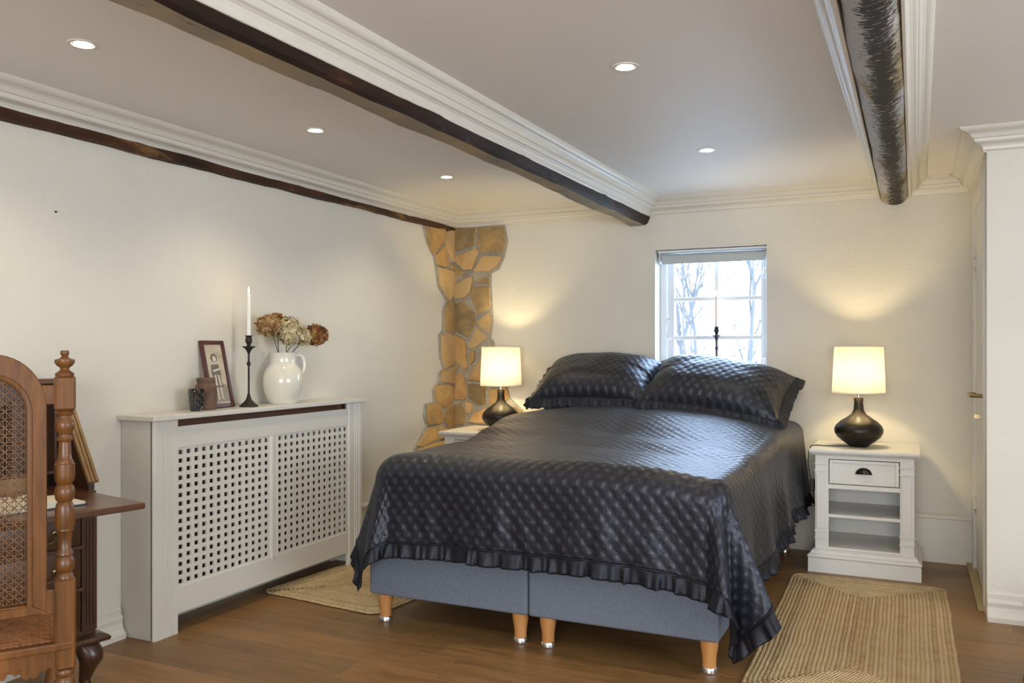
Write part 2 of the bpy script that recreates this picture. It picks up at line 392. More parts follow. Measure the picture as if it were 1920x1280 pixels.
CROWN = [(0, 0), (.10, 0), (.14, .04), (.16, .18), (.22, .27), (.32, .32), (.42, .35), (.46, .40), (.48, .50), (.455, .51), (.455, .535), (.52, .545), (.56, .62), (.62, .72), (.72, .78), (.84, .81), (.92, .86), (.97, .93), (1, 1)]
def crown(name, a, b, n, p0, p1, z0a, z0b, adj=(0, 0)):
    """sweep the moulding from a to b (xy of wall line), n = outward normal, p0/p1 projection, mitre adj lengthwise"""
    a = Vector(a); b_ = Vector(b); n = Vector(n); d = (b_-a).normalized(); rings = []
    for q, pr, zb, sgn in ((a, p0, z0a, adj[0]), (b_, p1, z0b, adj[1])):
        r = []
        for (u, w) in CROWN:
            xy = q+n*(u*pr)+d*(u*pr*sgn); r.append((xy.x, xy.y, zb+(ZC-zb)*w))
        xy = q; r.append((xy.x, xy.y, ZC)); rings.append(r)
    return struct(name, MB().loft(rings), M['trim'])
crown('trim_1', (0, -8), (0, 0), (1, 0), .14, .12, 2.155, 2.155, (0, -1))
crown('trim_2', (0, 0), (1.40, 0), (0, -1), .12, .12, 2.155, 2.165, (1, -1))
crown('trim_3', (1.515, 0), (2.95, 0), (0, -1), .11, .11, 2.155, 2.165, (1, -.4))
crown('trim_4', (1.47, -4.6), (1.515, 0), (1, 0), .085, .11, 2.135, 2.145, (0, -1))
crown('trim_5', (1.37, -4.6), (1.40, 0), (-1, 0), .11, .11, 2.135, 2.145, (0, -1))
crown('trim_6', (2.95, -4.6), (2.95, 0), (-1, 0), .11, .04, 2.15, 2.16, (0, -1))
crown('trim_7', (3.10, -4.6), (3.105, 0), (1, 0), .08, .10, 2.15, 2.16, (0, -1))
crown('trim_8', (3.105, 0), (3.44, 0), (0, -1), .13, .13, 2.16, 2.165, (1, -1))
crown('trim_9', (3.44, -1.10), (3.44, 0), (-1, 0), .11, .11, 2.165, 2.165, (-1, -1))
crown('trim_10', (3.44, -1.10), (6.2, -1.10), (0, -1), .15, .15, 2.17, 2.17, (-.8, 0))

def baseboard(name, a, b_, n, prof):
    a = Vector(a); b_ = Vector(b_); n = Vector(n)
    return struct(name, MB().loft([[((q+n*u).x, (q+n*u).y, z) for u, z in prof] for q in (a, b_)]), M['trim'])
ogee = [(0, 0), (.045, 0), (.045, .022), (.036, .03), (.026, .045), (.022, .065), (.026, .085), (.022, .095), (.014, .10), (.014, .122), (.006, .13), (0, .13)]
flat = [(0, 0), (.022, 0), (.022, .255), (.030, .26), (.030, .275), (.02, .285), (0, .285)]
baseboard('baseboard_left', (0, -8), (0, -2.985), (1, 0), ogee)
baseboard('baseboard_left_2', (0, -1.5), (0, 0), (1, 0), flat)
baseboard('baseboard_back', (0.0, 0), (3.44, 0), (0, -1), flat)
baseboard('baseboard_projection', (3.44, -1.10), (6.2, -1.10), (0, -1), ogee)

# beams
def rough_beam(name, mat, y0, y1, sec, amp, seg=90, seed=0, lab='', **kw):
    rings = []
    for i in range(seg+1):
        t = i/seg; y = y0+(y1-y0)*t; pts = sec(t); r = []
        for j, (x, z) in enumerate(pts):
            nx = noise.noise(Vector((x*6+seed, y*2.2, z*9)))*amp+noise.noise(Vector((x*20+seed, y*9, z*20)))*amp*.35
            nz = noise.noise(Vector((x*6, y*2.0+seed, z*9+7)))*amp+noise.noise(Vector((x*20, y*11+seed, z*20)))*amp*.35
            r.append((x+nx, y, z+nz if z < ZC-.08 else z))
        rings.append(r)
    return rings
def sub(pts, n):
    out = []
    for i in range(len(pts)-1):
        for k in range(n):
            t = k/n; out.append((pts[i][0]*(1-t)+pts[i+1][0]*t, pts[i][1]*(1-t)+pts[i+1][1]*t))
    out.append(pts[-1]); return out
def L(a, b, t): return a+(b-a)*t
root = thing('ceiling_beam', 'dark stained old timber beam with worn pale underside crossing the ceiling above the bed foot', 'beam', (1.45, -2.3, 2.10))
secS = lambda t: sub([(L(1.460, 1.486, t), 2.094), (L(1.475, 1.505, t), 2.106), (L(1.484, 1.519, t), 2.145), (L(1.44, 1.47, t), 2.2)], 3)
secU = lambda t: sub([(L(1.44, 1.46, t), 2.2), (L(1.362, 1.374, t), 2.16), (L(1.364, 1.378, t), 2.112), (L(1.376, 1.39, t), 2.096), (L(1.460, 1.486, t), 2.094)], 3)
for nm, sec, mt in (('stained_side', secS, 'beamA'), ('worn_underside', secU, 'beamU')):
    obj(nm, MB().loft(rough_beam(nm, None, -4.6, -.0, sec, .011), False, False), M[mt], root, smooth=True, world=True, fix=True)
b = MB(); b.box(1.395, 1.455, -4.6, -.001, 2.15, ZC); obj('core', b, M['ceiling'], root, world=True)
root = thing('ceiling_beam', 'rounded timber beam with flaking white paint over black wood at the right', 'beam', (3.03, -2.3, 2.12))
def secB(t):
    return [(3.027+.080*math.cos(a), 2.195-.08*math.sin(a)*(1 if math.sin(a) > 0 else .3)) for a in [PI*2*i/28 for i in range(28)]]
obj('log', MB().loft(rough_beam('b', None, -4.6, -.0, secB, .009, 120, 3)), M['beamB'], root, smooth='all', world=True)
secL = lambda t: sub([(.002, L(2.098, 2.128, t)), (.028, L(2.104, 2.132, t)), (.036, L(2.13, 2.142, t)), (.03, 2.162), (.002, 2.164)], 3)
o = obj('wall_beam', MB().loft(rough_beam('l', None, -8, -.02, secL, .010, 160, 11)), M['beamL'], None, smooth=True)
tag(o, 'narrow brown timber beam running under the moulding along the left wall', 'beam')

# ---------------------------------------------------------------- window (back wall)
wy = .13
b = MB()
for (x0, x1, z0, z1) in ((WX0, WX0+.045, WZ0, WZ1), (WX1-.03, WX1, WZ0, WZ1), (WX0+.045, WX1-.03, WZ1-.04, WZ1), (WX0+.045, WX1-.03, WZ0, WZ0+.03)):
    b.box(x0, x1, wy, wy+.10, z0, z1)
win = struct('window_1', b, M['window'], bevel=.004)
sx0, sx1, sz0, sz1 = WX0+.05, WX1-.033, WZ0+.032, WZ1-.045
gx0, gx1, gz0, gz1 = 1.648, 2.225, 1.085, 1.862
b = MB(); b.box(sx0, gx0, wy+.02, wy+.065, sz0, sz1); b.box(gx1, sx1, wy+.02, wy+.065, sz0, sz1); b.box(gx0, gx1, wy+.02, wy+.065, sz0, gz0); b.box(gx0, gx1, wy+.02, wy+.065, gz1, sz1)
sash = obj('sash', b, M['window'], win, bevel=.004)
cxm = 1.935; b = MB(); b.box(cxm-.013, cxm+.013, wy+.028, wy+.06, gz0, gz1); obj('muntin', b, M['window'], sash, bevel=.003)
zs = [1.330, 1.592]
for z in zs:
    b = MB(); b.box(gx0, gx1, wy+.030, wy+.058, z-.013, z+.013); obj('muntin', b, M['window'], sash, bevel=.003)
xe = [gx0, cxm, gx1]; ze = [gz0]+zs+[gz1]
for i in range(2):
    for j in range(3):
        b = MB(); b.box(xe[i]+.0, xe[i+1]-.0, wy+.043, wy+.046, ze[j], ze[j+1]); obj('pane', b, M['glass'], sash)
def hook(x, z, l):
    b = MB(); b.tube([(x, wy+.018, z), (x, wy-.005, z), (x+.004, wy-.012, z-.02), (x-.003, wy-.012, z-l)], .0035, 6)
    b.tube([(x-.003+.012*math.sin(a), wy-.012, z-l-.014+.014*math.cos(a)) for a in [2*PI*i/10 for i in range(11)]], .002, 5)
    b.box(x-.01, x+.01, wy+.014, wy+.02, z-.012, z+.012); obj('window_hook', b, M['chrome'], win)
hook(2.247, 1.785, .045); hook(2.247, 1.19, .045)
b = MB(); x = WX0+.048; b.tube([(x, wy-.004, 1.46), (x+.004, wy-.012, 1.44), (x+.012, wy-.014, 1.38), (x+.004, wy-.012, 1.34), (x+.012, wy-.012, 1.325), (x+.03, wy+.0, 1.322)], .003, 6); b.tube([(x-.02, wy-.004, 1.46), (x+.02, wy-.004, 1.46)], .003, 6)
obj('window_stay', b, M['chrome'], win)
struct('trim_11', MB().box(WX0+.001, WX1-.001, -.012, wy, WZ0-.0, WZ0+.015), M['window'], bevel=.004)
# roller blind
root = thing('roller_blind', 'rolled up pale grey roller blind across the top of the window', 'blind', (1.92, .09, 1.85))
b = MB(); n = 16; zc = 1.868
b.loft([[(x, .075+.028*math.cos(2*PI*i/n), zc+.028*math.sin(2*PI*i/n)) for i in range(n)] for x in (WX0+.03, WX1-.012)]); obj('fabric_roll', b, M['blind'], root, smooth=True, world=True)
b = MB(); b.box(WX0+.035, WX1-.016, .046, .05, 1.836, zc); b.box(WX0+.035, WX1-.016, .042, .054, 1.826, 1.838); obj('bottom_bar', b, M['blind'], root, world=True)
b = MB(); b.box(WX0+.012, WX1-.004, .03, .12, 1.900, 1.915); b.box(WX0+.018, WX0+.024, .04, .11, 1.83, 1.90); b.box(WX1-.01, WX1-.004, .04, .11, 1.83, 1.90); obj('bracket', b, M['window'], root, world=True)

# rear room windows (behind the camera)
def far_window(name, M4, w, h):
    b = MB()
    for (x0, x1, z0, z1) in ((-w/2-.06, -w/2, -h/2-.06, h/2+.06), (w/2, w/2+.06, -h/2-.06, h/2+.06), (-w/2, w/2, h/2, h/2+.06), (-w/2, w/2, -h/2-.06, -h/2)):
        b.box(x0, x1, 0, .05, z0, z1)
    b.xf(M4); return struct(name, b, M['window'])
far_window('window_2', Matrix.Translation((3.4, -8.0, 1.35)), 2.4, 1.3)
far_window('window_3', Matrix.Translation((6.2, -4.2, 1.35)) @ Matrix.Rotation(PI/2, 4, 'Z'), 2.0, 1.2)

# ---------------------------------------------------------------- door in the short right wall
b = MB(); b.box(3.436, 3.50, -.165, -.075, 0, 2.10); b.box(3.436, 3.50, -.95, -.885, 0, 2.10); b.box(3.436, 3.50, -.885, -.165, 2.04, 2.10)
door = struct('door_1', b, M['white'], bevel=.004)
slab = obj('door_leaf', MB().box(3.452, 3.49, -.883, -.167, .025, 2.035), M['white'], door, bevel=.003)
for z in (.38, 1.73):
    b = MB(); b.lathe([(.008, -.045), (.008, .045)], (3.440, -.172, z), 10); b.box(3.436, 3.452, -.20, -.150, z-.02, z+.02); obj('hinge', b, M['white'], door)
b = MB(); b.tube([(3.452, -.80, 1.02), (3.41, -.80, 1.02), (3.395, -.79, 1.02), (3.390, -.76, 1.02), (3.390, -.69, 1.022), (3.398, -.672, 1.022), (3.418, -.668, 1.022)], .010, 10); b.lathe([(.022, 0), (.022, .004)], (0, 0, 0), 16)
for i in range(len(b.v)-32, len(b.v)): x_, y_, z_ = b.v[i]; b.v[i] = (3.452-z_, -.80+x_, 1.02+y_)
obj('door_handle', b, M['brass'], door, smooth=True, label='brass lever door handle')
b = MB(); b.box(3.425, 3.452, -.803, -.797, .915, .92); b.box(3.405, 3.428, -.803, -.797, .908, .928); obj('key', b, M['brass'], door)
struct('trim_12', MB().box(3.41, 3.50, -.98, -.02, 0, .018), M['yellow'], bevel=.003)

# ---------------------------------------------------------------- stone cladding in the corner
def zp(x, y): return (740+x*.390625, 380+y*.390625)
Ls = [[(135,117),(228,128),(222,190),(175,245),(150,190)], [(235,138),(270,130),(289,150),(289,262),(275,283),(245,240),(232,190)], [(185,250),(228,205),(246,308),(195,298)], [(258,300),(285,297),(280,322),(262,322)],
 [(195,310),(255,325),(289,345),(289,440),(250,463),(205,395)], [(245,472),(288,480),(289,610),(282,624),(230,612),(228,520)], [(212,635),(250,630),(285,640),(285,765),(230,793),(215,740)], [(212,812),(285,778),(285,868),(210,858)],
 [(190,875),(240,872),(280,890),(282,930),(235,986),(187,953),(180,905)], [(146,967),(205,968),(218,1045),(200,1062),(150,1065),(140,1020)], [(232,1000),(288,950),(288,1066),(245,1073),(226,1030)],
 [(150,1085),(198,1078),(198,1130),(110,1172),(97,1165)], [(205,1073),(234,1085),(237,1125),(205,1130)], [(240,1085),(288,1078),(288,1180),(244,1175)], [(100,1185),(160,1160),(232,1140),(235,1200),(110,1240)]]
Rs = [[(298,122),(398,122),(388,205),(300,235)], [(410,122),(526,117),(538,190),(524,237),(425,240),(406,190)], [(300,262),(400,222),(412,240),(375,320),(345,325),(300,285)], [(430,258),(525,260),(500,303),(460,328),(385,330)],
 [(298,310),(340,335),(335,350),(298,350)], [(300,393),(385,350),(375,420),(345,455),(298,465)], [(410,362),(462,360),(462,393),(412,388)], [(385,405),(463,402),(467,500),(410,530),(375,460)],
 [(300,490),(335,475),(390,530),(395,580),(360,643),(300,613)], [(405,570),(460,530),(470,560),(462,622),(415,590)], [(365,678),(400,600),(455,643),(400,690),(368,700)], [(298,632),(345,660),(358,785),(350,800),(298,755)],
 [(372,715),(392,712),(390,757),(372,773)], [(360,852),(400,772),(455,720),(475,680),(485,770),(482,860)], [(298,830),(330,815),(350,860),(355,930),(340,943),(300,940)], [(360,870),(440,872),(445,962),(420,970),(368,940)],
 [(350,952),(380,965),(375,1005),(350,1010)], [(298,970),(325,960),(340,1000),(340,1060),(298,1062)], [(357,1050),(400,1003),(445,985),(470,1060)], [(460,905),(535,880),(552,930),(530,960),(463,960)],
 [(560,985),(590,985),(640,1020),(600,1050),(550,1060)], [(455,978),(545,972),(535,1060),(490,1062)], [(298,768),(315,785),(298,812)], [(298,1080),(380,1075),(390,1180),(298,1185)], [(395,1075),(500,1075),(520,1180),(400,1180)], [(512,1075),(615,1068),(630,1180),(530,1180)]]
Lo = [(130,110),(150,190),(180,250),(192,310),(203,400),(240,468),(226,520),(225,612),(207,635),(211,740),(228,798),(206,815),(204,862),(178,900),(182,955),(139,965),(134,1020),(146,1068),(90,1175),(80,1300),(60,1640)]
Ro = [(532,109),(545,185),(530,260),(503,320),(466,340),(466,400),(471,500),(475,560),(465,650),(480,670),(490,868),(540,875),(556,935),(600,978),(648,1020),(618,1058),(640,1180),(640,1300),(650,1560)]
root = thing('stone_cladding', 'ochre flagstone facing with grey mortar filling the corner behind the left lamp', 'stonework', (0, 0, 0))
b = MB()
for (A, on, nv, c) in ((Lo, lambda p: onX(*zp(*p), 0), Vector((1, 0, 0)), (289, 0)), (Ro, lambda p: onY(*zp(*p), 0), Vector((0, -1, 0)), (292, 0))):
    prev = None
    for i in range(len(A)-1):
        p, q = on(A[i]), on(A[i+1])
        p.z = min(max(p.z, 0.0), 2.155); q.z = min(max(q.z, 0.0), 2.155)
        if abs(nv.x) > .5: a0 = Vector((0, 0, p.z)); a1 = Vector((0, 0, q.z))
        else: a0 = Vector((0, 0, p.z)); a1 = Vector((0, 0, q.z))
        if p.z > 0 and (a0-a1).length > 1e-4: b.prism([p+nv*.0006, q+nv*.0006, a1+nv*.0006, a0+nv*.0006], nv*.018)
obj('mortar', b, M['mortar'], root)
b = MB()
for (A, on, nv) in ((Ls, lambda p: onX(*zp(*p), 0), Vector((1, 0, 0))), (Rs, lambda p: onY(*zp(*p), 0), Vector((0, -1, 0)))):
    for poly in A:
        P = [on(p) for p in poly]; c = sum(P, Vector())/len(P)
        P2 = []
        for i in range(len(P)):           # subdivide and roughen the outline
            for k in range(4):
                q = P[i].lerp(P[(i+1) % len(P)], k/4)
                q = q+(q-c).normalized()*(noise.noise(q*14)*.008+.003); P2.append(q)
        th = random.uniform(.026, .036); n = len(P2)
        o1 = [p+nv*.012 for p in P2]; o2 = [p+nv*(th-.004) for p in P2]; o3 = [c+(p-c)*.965+nv*(th+.002+noise.noise(p*9)*.004) for p in P2]; o4 = [c+(p-c)*.55+nv*(th+.004+noise.noise(p*7)*.005) for p in P2]
        b.loft([o1, o2, o3, o4])
obj('flagstones', b, M['stone'], root, smooth=True, angle=40)

# ---------------------------------------------------------------- recessed spotlights
def spotlight(loc):
    root = thing('recessed_spotlight', '', 'ceiling light', loc, group='recessed ceiling spotlights')
    b = MB(); n = 36
    b.lathe([(.034, -.001), (.036, -.004), (.047, -.004), (.049, -.001), (.049, .0)], (0, 0, 0), n, False); b.lathe([(.034, -.001), (.027, -.0005)], (0, 0, 0), n, False)
    obj('trim_ring', b, M['trim'], root, smooth=True)
    b = MB(); b.lathe([(.0275, -.0015), (.022, -.003), (.010, -.0035)], (0, 0, 0), n); obj('lens', b, M['bulb'], root, smooth=True)
    return root
first = None
SP = [((.646, -3.67), 'recessed ceiling spotlight nearest the camera, above the desk chair'), ((.64, -2.45), 'recessed ceiling spotlight above the radiator cover, between two others in its row'),
      ((.66, -1.265), 'recessed ceiling spotlight nearest the stone corner'), ((2.20, -2.69), 'recessed ceiling spotlight above the foot of the bed, nearer of the two there'),
      ((2.184, -1.29), 'recessed ceiling spotlight nearest the window, above the bed'), ((2.2, -4.1), 'added unseen recessed ceiling spotlight above the floor in front of the bed'),
      ((3.9, -2.4), 'added unseen recessed ceiling spotlight right of the painted beam')]  # last two spotlights are unseen, added to give the room more light
for (x, y), lab in SP:
    if first is None: first = spotlight((x, y, ZC)); r = first
    else: r = dup(first, (x, y, ZC))
    r['label'] = lab
    light('spot', 'SPOT', (x, y, ZC-.02), SPOT_W, SPOT_COL, (0, 0, 0), spot_size=math.radians(130), spot_blend=.7, shadow_soft_size=.03)

# ================================================================ RADIATOR COVER
CT = .965; Y0, Y1 = -2.975, -1.46; CXD = .20
root = thing('radiator_cover', 'cream painted radiator cover with square hole lattice panels along the left wall', 'radiator cover', (.1, -2.2, 0))
b = MB(); b.box(0.001, CXD+.022, Y0-.022, Y1+.022, CT-.022, CT); obj('top_board', b, M['cover'], root, bevel=.004, world=True)
b = MB(); b.box(.001, CXD-.012, Y0, Y0+.016, 0, CT-.022); obj('side_panel', b, M['cover'], root, bevel=.003, world=True)
b = MB(); b.box(.001, CXD-.012, Y1-.016, Y1, 0, CT-.022); obj('side_panel', b, M['cover'], root, bevel=.003, world=True)
def fluted(y0, y1, z0, z1, x):
    b = MB(); w = y1-y0
    prof = [(x-.018, y0), (x, y0)]
    prof = [(x-.02, y0), (x-.008, y0), (x, y0+.012)]
    for c in (.45, .62, .79):
        cc = y0+w*c; prof += [(x, cc-.008), (x-.004, cc-.006), (x-.004, cc+.002), (x, cc+.004)]
    prof += [(x, y1), (x-.02, y1)]
    b.loft([[(px, py, z) for px, py in prof] for z in (z0, z1)]); return b
obj('corner_post', fluted(Y0, Y0+.13, 0, CT-.022, CXD), M['cover'], root, world=True)
bb = fluted(Y1-.13, Y1, 0, CT-.022, CXD); obj('corner_post', bb, M['cover'], root, world=True)
ya, yb = Y0+.13, Y1-.13; ym = (ya+yb)/2
zt = CT-.022-.032; lz1 = .815; lz0 = .205; bz0 = .085
b = MB(); b.box(CXD-.018, CXD-.003, ya, yb, lz1, zt); obj('upper_rail', b, M['cover'], root, bevel=.003, world=True)
b = MB(); b.box(CXD-.018, CXD-.003, ya, yb, bz0, lz0); obj('lower_rail', b, M['cover'], root, bevel=.003, world=True)
obj('centre_stile', fluted(ym-.028, ym+.028, lz0-.012, lz1+.0, CXD+.002), M['cover'], root, world=True)
def lattice(y0, y1, nc, nr):
    # board pierced with small square holes, each hole with its own inner walls
    b = MB(); x1, x0 = CXD-.007, CXD-.015; pw = (y1-y0)/nc; ph = (lz1-lz0)/nr; hw, hh = pw*.26, ph*.26
    for i in range(nc):
        for j in range(nr):
            a0, a1 = y0+i*pw, y0+(i+1)*pw; c0, c1 = lz0+j*ph, lz0+(j+1)*ph
            m0, m1 = (a0+a1)/2-hw, (a0+a1)/2+hw; n0, n1 = (c0+c1)/2-hh, (c0+c1)/2+hh
            vs = []
            for x in (x0, x1): vs += [(x, a0, c0), (x, a1, c0), (x, a1, c1), (x, a0, c1), (x, m0, n0), (x, m1, n0), (x, m1, n1), (x, m0, n1)]
            fs = []
            for k in range(4):
                kk = (k+1) % 4
                fs += [(8+k, 8+kk, 12+kk, 12+k), (k, 4+k, 4+kk, kk), (4+k, 12+k, 12+kk, 4+kk)]
            b.add(vs, fs)
    return b
obj('lattice_panel', lattice(ya, ym-.028, 13, 16), M['cover'], root, world=True, fix=False)
obj('lattice_panel', lattice(ym+.028, yb, 13, 16), M['cover'], root, world=True, fix=False)
b = MB(); b.box(.15, .16, ya, yb, .82, CT-.023); obj('inner_board', b, M['deskh'], root, world=True)
# radiator behind the lattice, its colour darkened to the shade inside the cover
root = thing('radiator', 'panel radiator behind the lattice of its cover, coloured dark like the shade there', 'radiator', (.08, -2.2, .1))
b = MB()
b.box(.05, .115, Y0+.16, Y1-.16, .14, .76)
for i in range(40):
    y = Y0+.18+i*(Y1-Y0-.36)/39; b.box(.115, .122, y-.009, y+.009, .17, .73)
obj('panel', b, M['cavity_shade'], root, world=True)
b = MB(); b.box(.001, .05, -2.24, -2.20, .3, .6); obj('wall_bracket', b, M['cavity_shade'], root, world=True)

# ================================================================ THINGS ON THE COVER
def lathe_obj(name, prof, mat, parent, c=(0, 0, 0), n=40, **kw):
    return obj(name, MB().lathe(prof, c, n), mat, parent, smooth=True, **kw)
# black textured tumbler
loc = (.125, -2.665, CT)
root = thing('tumbler', 'small black faceted glass tumbler at the left end of the radiator cover', 'tumbler', loc)
b = MB(); rings = []; nn = 32
for i in range(15):
    t = i/14; r = L(.026, .036, t)
    rings.append([((r+(.0028 if (j//2+i//2) % 2 else -.0012)*(0 < i < 13))*math.cos(2*PI*j/nn), (r+(.0028 if (j//2+i//2) % 2 else -.0012)*(0 < i < 13))*math.sin(2*PI*j/nn), t*.103) for j in range(nn)])
b.loft(rings, True, False); rings = [[(r*math.cos(2*PI*j/nn), r*math.sin(2*PI*j/nn), z) for j in range(nn)] for r, z in ((.036, .103), (.033, .103), (.024, .012), (.001, .010))]
b.loft(rings, True, False); b.lathe([(.001, 0), (.026, 0)], (0, 0, 0), nn, False); obj('glass_body', b, M['blackglass'], root, smooth=True, angle=25)
# brown jar
o = lathe_obj('jar', [(.040, 0), (.048, .003), (.050, .01), (.051, .06), (.050, .105), (.044, .118), (.040, .122), (.039, .128), (.042, .134), (.043, .146), (.041, .150), (.035, .150), (.034, .125), (.044, .1), (.044, .02), (.001, .015)], M['clay'], None)
o.location = (.085, -2.565, CT); tag(o, 'squat reddish brown clay jar with a collar neck behind the black tumbler', 'jar')
# picture frame leaning on the wall
loc = Vector((.085, -2.455, CT+.002)); root = thing('picture_frame', 'narrow dark red wooden picture frame leaning against the left wall', 'picture frame', loc)
W, Hh = .155, .335; lean = math.asin(.078/Hh)
# local frame: u along +Y (photo right), w up the leaning face
R4 = Matrix.Rotation(-lean, 4, 'Y')
fw = .020
def fbox(u0, u1, w0, w1, d0, d1): b = MB(); b.box(d0, d1, u0, u1, w0, w1); return b.xf(R4)
b = MB()
for a in ((-W/2, -W/2+fw, 0, Hh), (W/2-fw, W/2, 0, Hh), (-W/2+fw, W/2-fw, 0, fw), (-W/2+fw, W/2-fw, Hh-fw, Hh)): b.box(-.008, .008, *a)
obj('moulding', b.xf(R4), M['frame'], root, bevel=.003)
pr = obj('photograph', fbox(-W/2+fw*.8, W/2-fw*.8, fw*.8, Hh-fw*.8, -.004, .001), M['sepia'], root)
def flatpoly(pts, d): b = MB(); b.prism([(.0012+d, u, w) for u, w in pts], (.0004, 0, 0)); return b.xf(R4)
def ell(cx, cy, rx, ry, n=16): return [(cx+rx*math.cos(2*PI*i/n), cy+ry*math.sin(2*PI*i/n)) for i in range(n)]
b = flatpoly([(-.057, .03), (.057, .03), (.057, .11), (.02, .12), (-.057, .09)], 0); obj('printed_ground', b, M['sepiam'], pr)
b = MB()
for p in ([(-.030, .215), (.018, .215), (.026, .17), (.020, .135), (.030, .10), (-.032, .10), (-.022, .135), (-.034, .17)], ell(-.004, .248, .021, .022)):
    q = flatpoly(p, .0004); b.add(q.v, q.f)
obj('printed_dress', b, M['sepiad'], pr)
b = MB()
for p in ([(-.020, .102), (-.008, .102), (-.009, .045), (-.002, .040), (-.018, .040)], [(.004, .102), (.016, .102), (.015, .05), (.026, .043), (.008, .043)], [(-.024, .188), (.02, .196), (.022, .188), (-.02, .178)], [(-.018, .16), (-.008, .165), (-.006, .11), (-.020, .11)], [(.002, .165), (.012, .16), (.018, .11), (.006, .11)]):
    q = flatpoly(p, .0009); b.add(q.v, q.f)
obj('printed_skin', b, M['sepial'], pr); obj('printed_face', flatpoly(ell(-.002, .243, .012, .015), .0009), M['sepial'], pr)
obj('glass_pane', fbox(-W/2+fw*.8, W/2-fw*.8, fw*.8, Hh-fw*.8, .004, .005), M['glass'], root)
# candlesticks + candles
CS = [(.001, 0), (.046, 0), (.046, .006), (.038, .012), (.026, .022), (.014, .036), (.009, .052), (.007, .062), (.005, .066), (.0045, .20), (.006, .204), (.0095, .210), (.0095, .218), (.006, .224), (.0045, .228), (.0045, .262), (.007, .268), (.010, .277), (.020, .290), (.032, .297), (.033, .300), (.012, .302), (.008, .306), (.010, .312), (.016, .322), (.017, .335), (.013, .348), (.019, .352), (.019, .355), (.0125, .355), (.0125, .338), (.001, .336)]
def candlestick(loc, label, sc=1):
    r = thing('candlestick', label, 'candlestick', loc, group=None)
    P_ = [(a*sc, z*sc) for a, z in CS]
    lathe_obj('foot', P_[:9], M['iron'], r); lathe_obj('rod', P_[8:17], M['iron'], r, n=20); lathe_obj('drip_tray', P_[16:23], M['iron'], r); lathe_obj('candle_cup', P_[22:], M['iron'], r); return r
def candle(loc, label, h, rad=.0105):
    r = thing('candle', label, 'candle', loc)
    lathe_obj('wax_body', [(rad, 0), (rad*.92, h*.9), (rad*.8, h-.004), (rad*.4, h), (.0005, h-.001)], M['wax'], r, n=20)
    b = MB(); b.tube([(0, 0, h-.002), (.0005, 0, h+.008)], .0009, 6); obj('wick', b, M['black'], r)
    lathe_obj('flame', [(.0006, h+.004), (.0035, h+.009), (.0045, h+.014), (.0036, h+.022), (.0016, h+.031), (.0003, h+.037)], M['flame'], r, n=12)
    light('candle_glow', 'POINT', (loc[0], loc[1], loc[2]+h+.02), .10, (1, .62, .25), shadow_soft_size=.008); return r
candlestick((.13, -2.325, CT), 'tall dark iron candlestick between the picture frame and white jug')
candle((.13, -2.325, CT+.337), 'lit white taper candle in the candlestick beside the white jug', .225)
candlestick((1.955, .055, WZ0+.015), 'dark iron candlestick standing on the window sill behind the pillows')
candle((1.955, .055, WZ0+.015+.337), 'lit white taper candle in the candlestick on the window sill', .225)
o = lathe_obj('pot', [(.001, 0), (.030, 0), (.036, .004), (.038, .115), (.040, .118), (.040, .13), (.034, .13), (.033, .02), (.001, .018)], M['clay'], None); o.location = (2.085, .05, WZ0+.015); tag(o, 'small dark pot on the window sill right of the candlestick', 'pot')
# jug
loc = (.118, -2.055, CT); root = thing('jug', 'large glossy cream ceramic jug holding dried hydrangeas', 'jug', loc)
jp = [(.001, 0), (.070, 0), (.074, .004), (.088, .035), (.100, .075), (.1045, .115), (.1015, .150), (.090, .182), (.074, .204), (.0675, .212), (.066, .222), (.067, .262), (.069, .268), (.066, .270), (.062, .268), (.061, .215), (.085, .18), (.098, .115), (.08, .03), (.001, .012)]
lathe_obj('jug_body', jp, M['ceramic'], root, n=48)
hd = Vector((.45, .9, 0)).normalized(); b = MB(); pts = []
for rr, z in ((.064, .250), (.085, .256), (.105, .250), (.118, .228), (.121, .198), (.115, .170), (.104, .150), (.094, .146)): pts.append(hd*rr+Vector((0, 0, z)))
b.tube(pts, [.012, .011, .010, .0095, .0095, .0095, .010, .012], 12); obj('jug_handle', b, M['ceramic'], root, smooth=True)
